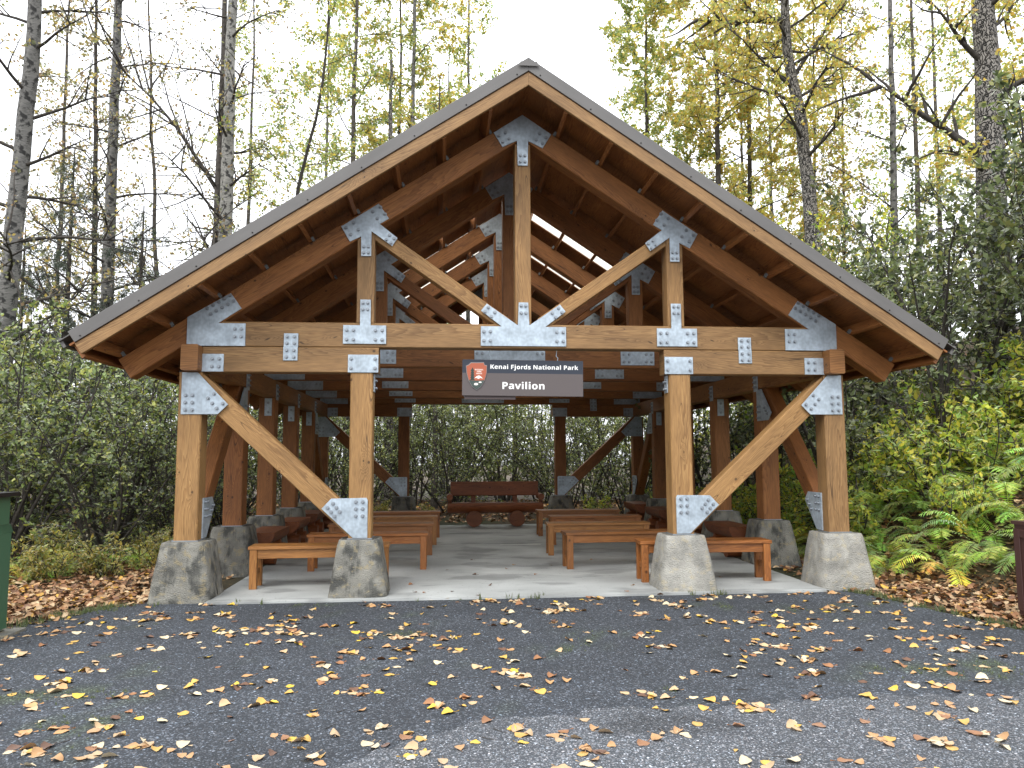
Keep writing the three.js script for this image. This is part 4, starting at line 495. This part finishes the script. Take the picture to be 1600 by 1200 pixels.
for (const [k, x, z, H, d] of [[41, 12.6, -6.5, 14, 0.24], [42, 14.2, -9.5, 15, 0.22], [43, 13.2, -13.2, 14, 0.2], [44, 15.8, -13.5, 16, 0.24], [45, 10.2, -19, 17, 0.2], [46, 12.2, -21, 18, 0.22], [47, 16.5, -17, 16, 0.2]]) treeThing('far_cottonwood', ['loose yellow tree just behind the massive trunk', 'thin yellowing tree on the upper bank', 'slender sparse tree between the aspen and the crooked trunk', 'yellowing tree higher on the bank', 'thin upright tree seen past the roof slope', 'distant yellow tree between thin stems', 'distant sparse tree at the top of the bank'][k - 41], 'far trees on the bank', k, { ...leafy, path: up(x, x - 0.2, z, z + 0.8, 0, H), d, bark: k % 2 ? barkGrey : barkBirch, n: 22, low: 0.2, reach: 2.1, rise: 0.5, pal: k < 43 ? YELLOW : MIXED, leaves: k < 43 ? 13 : 8, fill: 0.85, leaf: 0.10 });
for (const [k, x, z, H] of [[51, -12.5, -16, 17], [52, -14.5, -12, 16], [53, -7.6, -18.5, 18], [54, -5.2, -19.5, 19], [55, 1.8, -21, 15], [56, 3.4, -19.5, 14], [57, -11.8, -9, 15], [58, -0.9, -20.5, 17]]) treeThing('far_birch', ['far birch with sparse leaves beyond the spruces', 'far sparse birch at the edge of the thicket', 'distant birch with thin yellow leaves behind the scarred birch', 'distant yellow birch behind the crooked one', 'distant low birch under the roof peak', 'distant low birch behind the rear posts', 'sparse birch between the leaning birch and the spruces', 'distant yellow birch behind the airy one'][k - 51], 'far birches', k, { ...leafy, path: up(x, x + 0.2, z, z + 0.8, 0, H), d: 0.2, bark: k % 2 ? barkGrey : barkBirch, n: 24, low: 0.25, reach: 2.2, rise: 0.4, pal: k > 52 && k !== 57 ? MIXED : SPARSE, leaves: k > 52 && k !== 57 ? 11 : 7, fill: 0.8, leaf: 0.09 });
treeThing('birch_tree', 'grey trunk seen behind the rear inner post through the open frame', BG, 61, { ...leafy, path: up(-2.35, -2.4, -13.2, -13.0, 0, 13), d: 0.34, bark: barkRough, n: 10, low: 0.55, reach: 1.6, pal: MIXED, leaves: 4 });
treeThing('birch_tree', 'dark slim trunk in the thicket behind the far end of the frame', BG, 62, { ...leafy, path: up(-1.1, -1.0, -12.6, -12.4, 0, 12), d: 0.16, bark: barkDark, n: 9, low: 0.55, reach: 1.5, pal: MIXED, leaves: 4 });

// spruces
function spruce(label, seed, x, z, H, R) { const r = rng(seed), tm = new MB(), bm = new MB(), nm = new MB(), pts = Array.from({ length: 9 }, (_, k) => V(0.04 * pn(k, seed), H * k / 8, 0.04 * pn(k, seed + 5)));
  tm.tube(pts, taper(9, 0.13, 0.015), 9); const C = [[[0.050, 0.075, 0.045], 0.3], [[0.065, 0.090, 0.055], 0.3], [[0.085, 0.105, 0.065], 0.3]];
  for (let b = 0; b < H * 7; b++) { const y = 0.8 + (H - 1) * (b / (H * 7)), k = 1 - y / H, a = r() * 6.283, L = R * (0.25 + k) * (0.5 + 0.7 * r()), bp = limb(r, V(0, y, 0), V(Math.cos(a), 0.05, Math.sin(a)), L, 6, 0.08, -0.05 + 0.02 * r()); bm.tube(bp, taper(7, 0.014, 0.004), 3);
    const n = Math.round(L * 34); for (let q = 0; q < n; q++) { const [p, td] = pointOn(bp, 0.12 + 0.88 * q / n), d = rdir(r).multiplyScalar(0.5).add(td.multiplyScalar(0.3)).add(V(0, -0.8, 0)).normalize(), l = 0.10 + 0.22 * r(), c = pal(r, C); for (let w = 0; w < 5; w++) { const p2 = p.clone().addScaledVector(d, l * w / 4), nd = rdir(r).multiplyScalar(0.8).add(d).normalize(); leafQuad(nm, r, p2, nd, rdir(r), 0.09 + 0.06 * r(), 0.022, c); } } }
  const g = thing('spruce_tree', label, 'spruce', 'spruces in the thicket'); part('trunk', tm.build(), barkDark, g); part('limbs', bm.build(), barkDark, g); part('needles', nm.build(), leafDull, g); g.position.set(x, hill(x, z) - 0.05, z); }
spruce('dark drooping spruce between the thin and the leaning birches', 71, -10.2, -11.6, 9.2, 1.9);
spruce('sparse spruce with hanging twigs beside the pale birch trunk', 72, -8.3, -11.2, 7.6, 2.0);
spruce('smaller dark spruce half hidden in the alder thicket', 73, -11.8, -12.6, 7.4, 1.8);
console.log('trees', Date.now() - T0);
// E-LEAVES
// ---------------------------------------------------------------- fallen leaves
function fallenLeaf(seed, curl, bend, fold) { const r = rng(seed), m = new MB(), N = 9, rowsL = [], out = (t) => 0.47 * Math.pow(Math.max(0, Math.sin(Math.PI * Math.pow(t, 0.78))), 0.62) * (1 - 0.22 * t) * (1 + 0.05 * Math.sin(t * 19 + seed));
  for (let k = 0; k <= N; k++) { const t = k / N, w = out(t) * 0.86, x = t - 0.45; for (const [q, s] of [[-1, -w], [0, 0], [1, w]]) { const yy = curl * (Math.abs(s) ** 1.5) * 2.2 * (q < 0 ? fold : 1) + bend * (x * x) * (x > 0 ? 1.2 : 0.8) + 0.03 * Math.sin(t * 9 + q * 2 + seed) * Math.abs(s) * 3; m.p.push(x, yy + 0.015, s + 0.05 * Math.sin(t * 3)); const v = q === 0 ? 1.12 : 0.94 + 0.12 * Math.sin(t * 7 + q); m.c.push(v, v, v); } }
  for (let k = 0; k < N; k++) for (let q = 0; q < 2; q++) { const a = k * 3 + q; m.i.push(a, a + 1, a + 4, a, a + 4, a + 3); }
  const b = m.p.length / 3; m.p.push(-0.45, 0.02, -0.012, -0.45, 0.02, 0.012, -0.85, 0.03 + 0.10 * r(), 0.1 * (r() - 0.5) + 0.01, -0.85, 0.03, 0.1 * (r() - 0.5) - 0.01); for (let k = 0; k < 4; k++) m.c.push(0.9, 0.8, 0.7); m.i.push(b, b + 1, b + 2, b, b + 2, b + 3);
  const g = m.build(); g.computeBoundingBox(); g.translate(0, -g.boundingBox.min.y, 0); return g; }
const flat = [[1, 0.12, 0.1, 1], [2, 0.30, 0.12, 0.2], [3, 0.55, 0.15, 0.7], [4, -0.34, -0.2, 1], [5, 0.25, 0.5, -0.5], [6, 0.75, -0.1, 0.1], [7, -0.5, 0.15, 0.4]].map((a) => fallenLeaf(...a));
const lc = [['bright yellow', [0.58, 0.38, 0.045], 0.45], ['golden', [0.50, 0.30, 0.07], 0.45], ['orange-tan', [0.42, 0.235, 0.10], 0.5], ['pale cream', [0.55, 0.45, 0.29], 0.5], ['tan', [0.45, 0.31, 0.17], 0.5], ['rusty brown', [0.26, 0.12, 0.05], 0.5], ['dark brown', [0.12, 0.06, 0.035], 0.5]];
const lmats = lc.map(([, c, ro]) => new THREE.MeshPhysicalMaterial({ color: new THREE.Color().setRGB(...c), vertexColors: true, roughness: 0.9, transmission: 0.2, thickness: 0, side: THREE.DoubleSide, clearcoat: 0.25, clearcoatRoughness: ro }));
{
  const r = rng(2024), spots = [], cam = camera.position, wPick = () => { const q = r(); return q < 0.06 ? 0 : q < 0.19 ? 1 : q < 0.41 ? 2 : q < 0.58 ? 3 : q < 0.82 ? 4 : q < 0.94 ? 5 : 6; };
  const dens = (x, z) => 0.50 + 0.55 * sst(-0.1, 0.5, pn(x * 0.9 + 3, z * 0.9, 256, 256, 12)) + 0.4 * sst(-2.2, -3.2, x) + 0.45 * sst(1.2, 3.0, x) * sst(3.6, 2.6, z) + (Math.hypot(x + 3.0, z - 4.5) < 0.8 ? 1.4 : 0);
  for (let k = 0; k < 14000 && spots.length < 1400; k++) { const z = 0.2 + r() * 4.7, d = cam.z - z, cx = cam.x + 0.09 * d, x = cx + (r() - 0.5) * 1.5 * d; if (z < edgeOf(x) + 0.02 || r() > dens(x, z) * 0.75) continue; spots.push([x, z]); if (r() < 0.24) for (let q = 0; q < 1 + r() * 3; q++) { const a = x + (r() - 0.5) * 0.16, b = z + (r() - 0.5) * 0.16; if (b > edgeOf(a) + 0.02) spots.push([a, b]); } }
  spots.sort((a, b) => b[1] - a[1]);
  const rest = []; let count = 0; const yAt = (x, z) => (x > -3.2 && z > oldEdge(x) ? -0.0155 : -0.0205);
  spots.forEach(([x, z]) => { const size = 0.030 + 0.052 * Math.sqrt(r()), c = wPick(), s = Math.floor(r() * flat.length), ry = r() * 6.283, tx = (r() - 0.5) * 0.25, tz = (r() - 0.5) * 0.25; const inView = Math.abs((x - (cam.x + 0.09 * (cam.z - z))) / (cam.z - z)) < 0.69 && z < 4.75;
    if (inView && count < 272) { const m = new THREE.Mesh(flat[s], lmats[c]); m.name = numbered('fallen_leaf'); m.castShadow = m.receiveShadow = true; m.position.set(x, yAt(x, z), z); m.rotation.set(tx * 0.3, ry, tz * 0.3); m.scale.set(size, size, size * (0.8 + 0.4 * r())); m.userData = { label: lc[c][0] + ' fallen leaf lying on the ' + (x > -3.2 && z > oldEdge(x) ? 'pale worn asphalt' : 'dark chip paving'), category: 'leaf', group: lc[c][0] + ' leaves on the paving' }; scene.add(m); count++; }
    else rest.push([x, yAt(x, z), z, size, s, ry, c]); });
  const slabR = rng(77); for (let k = 0; k < 26; k++) { const z = 0.2 - slabR() * slabR() * 5, x = (slabR() - 0.5) * 5.4, c = slabR() < 0.45 ? 6 : slabR() < 0.5 ? 5 : 2; const m = new THREE.Mesh(flat[k % flat.length], lmats[c]); m.name = numbered('floor_leaf'); m.castShadow = m.receiveShadow = true; m.position.set(x, 0.001, z); m.rotation.y = slabR() * 6; m.scale.setScalar(0.04 + 0.03 * slabR()); m.userData = { label: lc[c][0] + ' dead leaf lying on the concrete floor', category: 'leaf', group: lc[c][0] + ' dead leaves on the concrete floor' }; scene.add(m); }
  // leaf litter: uncountable drifts
  const drift = (name, label, list, cols) => { const im = []; const by = flat.map(() => []); list.forEach((q) => by[q[4] % 4].push(q)); const top = new THREE.Group(); const mm = new THREE.MeshPhysicalMaterial({ color: 0xffffff, vertexColors: true, roughness: 0.85, side: THREE.DoubleSide, clearcoat: 0.2, clearcoatRoughness: 0.5 });
    by.forEach((L, s) => { if (!L.length) return; const I = new THREE.InstancedMesh(flat[[0, 2, 4, 5][s % 4]], mm, L.length), o = new THREE.Object3D(), col = new THREE.Color(); I.name = numbered(name); I.castShadow = I.receiveShadow = true; I.userData = { label, category: 'litter', kind: 'stuff', group: name.replace('_', ' ') }; L.forEach(([x, y, z, size, , ry, c, tx = 0, tz = 0], k) => { o.position.set(x, y, z); o.rotation.set(tx, ry, tz); o.scale.set(size, size, size); o.updateMatrix(); I.setMatrixAt(k, o.matrix); const b = cols(c); I.setColorAt(k, col.setRGB(...b)); }); scene.add(I); }); };
  drift('scattered_leaves', 'thin scatter of fallen leaves farther along the paving', rest, (c) => lc[c][1]);
  const lit = [], rr = rng(555), brown = () => { const q = rr(), k = 0.7 + 0.6 * rr(); return (q < 0.34 ? [0.24, 0.115, 0.05] : q < 0.62 ? [0.36, 0.22, 0.11] : q < 0.80 ? [0.46, 0.33, 0.19] : q < 0.88 ? [0.50, 0.28, 0.05] : [0.13, 0.065, 0.035]).map((x) => x * k); };
  for (let k = 0; k < 60000 && lit.length < 16000; k++) { const left = rr() < 0.5, x = left ? -3.35 - Math.pow(rr(), 0.8) * 5.5 : 3.3 + Math.pow(rr(), 0.8) * 4.6, z = left ? 1.5 - rr() * 5.2 : 3.6 - rr() * 6.6; const e = edgeOf(x), over = z - e + 0.16 * pn(x * 3, z * 3); if (over > 0.12 || over > -0.1 && rr() < 0.6) continue; if (left ? z < -1.0 && rr() < 0.45 : x > 5.2 && rr() < 0.5) continue; if (Math.abs(Math.abs(x) - XO) < 0.34 && z > -9 && z < 0.2) { if (Math.abs(x) < 3.75 && [...Z].some((q) => Math.abs(q - 0.12 - z) < 0.36)) continue; }
    const h = hill(x, z); lit.push([x, Math.max(h, over > 0 ? -0.02 : -1) + rr() * 0.028, z, 0.05 + 0.04 * rr(), Math.floor(rr() * 7), rr() * 6.283, 0, (rr() - 0.5) * 0.9, (rr() - 0.5) * 0.9]); }
  drift('leaf_litter', 'deep brown leaf litter on the ground beside the pavilion', lit, brown);
  const far = []; for (let k = 0; k < 9000; k++) { const x = -12 + rr() * 24, z = -9 - rr() * 7; far.push([x, hill(x, z) + rr() * 0.03, z, 0.06 + 0.05 * rr(), Math.floor(rr() * 7), rr() * 6.283, 0, (rr() - 0.5) * 0.9, (rr() - 0.5) * 0.9]); } drift('rear_litter', 'brown and yellow leaf litter behind the pavilion', far, brown);
  console.log('leaves', spots.length, count, lit.length);
}
{ // grass tufts along the paving edges and in the mossy patches, and dry twigs: uncountable small matter
  const r = rng(808), m = new MB(); for (let k = 0; k < 9; k++) { const a = r() * 6.283, l = 0.5 + 0.5 * r(), o = V((r() - 0.5) * 0.5, 0, (r() - 0.5) * 0.5), t = V(Math.cos(a) * 0.5 * r(), l, Math.sin(a) * 0.5 * r()), sd = V(-Math.sin(a), 0, Math.cos(a)).multiplyScalar(0.05), c = pal(r, [[[0.12, 0.17, 0.04], 0.4], [[0.20, 0.22, 0.06], 0.4]]); m.quad(o.clone().add(sd), o.clone().sub(sd), o.clone().add(t).sub(sd.clone().multiplyScalar(0.2)), o.clone().add(t).add(sd.clone().multiplyScalar(0.2)), null, c); }
  const g = m.build(), list = []; for (let k = 0; k < 60000 && list.length < 1500; k++) { const x = -6 + r() * 12, z = 0.22 + r() * 4.2, e = edgeOf(x), d = z - e, edgeP = Math.abs(x) > 3.3 ? Math.exp(-((d + 0.05) ** 2) / 0.03) * 0.6 : d < 0.12 ? 0.10 * sst(0, 0.5, pn(x * 2, 5.5)) : 0, moss = d > 0.05 && z < oldEdge(x) ? 0.5 * sst(0.45, 0.9, mossAt(x, z)) : 0; if (r() < Math.max(edgeP, moss)) list.push([x, z, edgeP > moss ? 0.03 + 0.05 * r() : 0.010 + 0.012 * r()]); }
  const I = new THREE.InstancedMesh(g, leafDull, list.length), o = new THREE.Object3D(); list.forEach(([x, z, h], k) => { o.position.set(x, z < edgeOf(x) ? hill(x, z) : -0.021, z); o.rotation.set(0, r() * 6, 0); o.scale.set(h * 1.3, h, h * 1.3); o.updateMatrix(); I.setMatrixAt(k, o.matrix); }); I.name = 'grass_tufts'; I.userData = { kind: 'stuff', label: 'short grass and moss sprouting along the paving edges', category: 'grass' }; scene.add(I);
  const tw = new MB(); tw.tube([V(-0.5, 0.006, 0), V(-0.15, 0.012, 0.05), V(0.2, 0.006, 0.02), V(0.5, 0.014, -0.04)], [0.012, 0.012, 0.009, 0.005], 4); const J = new THREE.InstancedMesh(tw.build(), barkDark, 170); for (let k = 0; k < 170; k++) { const z = 0.3 + r() * 4.3, x = -0.4 + (r() - 0.5) * 8, L = 0.05 + 0.14 * r() * r(); o.position.set(x, -0.0195 + (x > -3.2 && z > oldEdge(x) ? 0.005 : 0), z); o.rotation.set(0, r() * 6, 0); o.scale.set(L, 0.18 * (0.6 + 0.5 * r()), L * 0.6); if (z < edgeOf(x) + 0.05) o.position.z = edgeOf(x) + 0.1 + r(); o.updateMatrix(); J.setMatrixAt(k, o.matrix); } J.name = 'twig_debris'; J.userData = { kind: 'stuff', label: 'thin dry twigs and stalks scattered over the paving', category: 'debris' }; scene.add(J);
  console.log('tufts', list.length);
}
scene.traverse((o) => { if (o.isMesh) o.castShadow = o.receiveShadow = true; });
renderer.render(scene, camera);
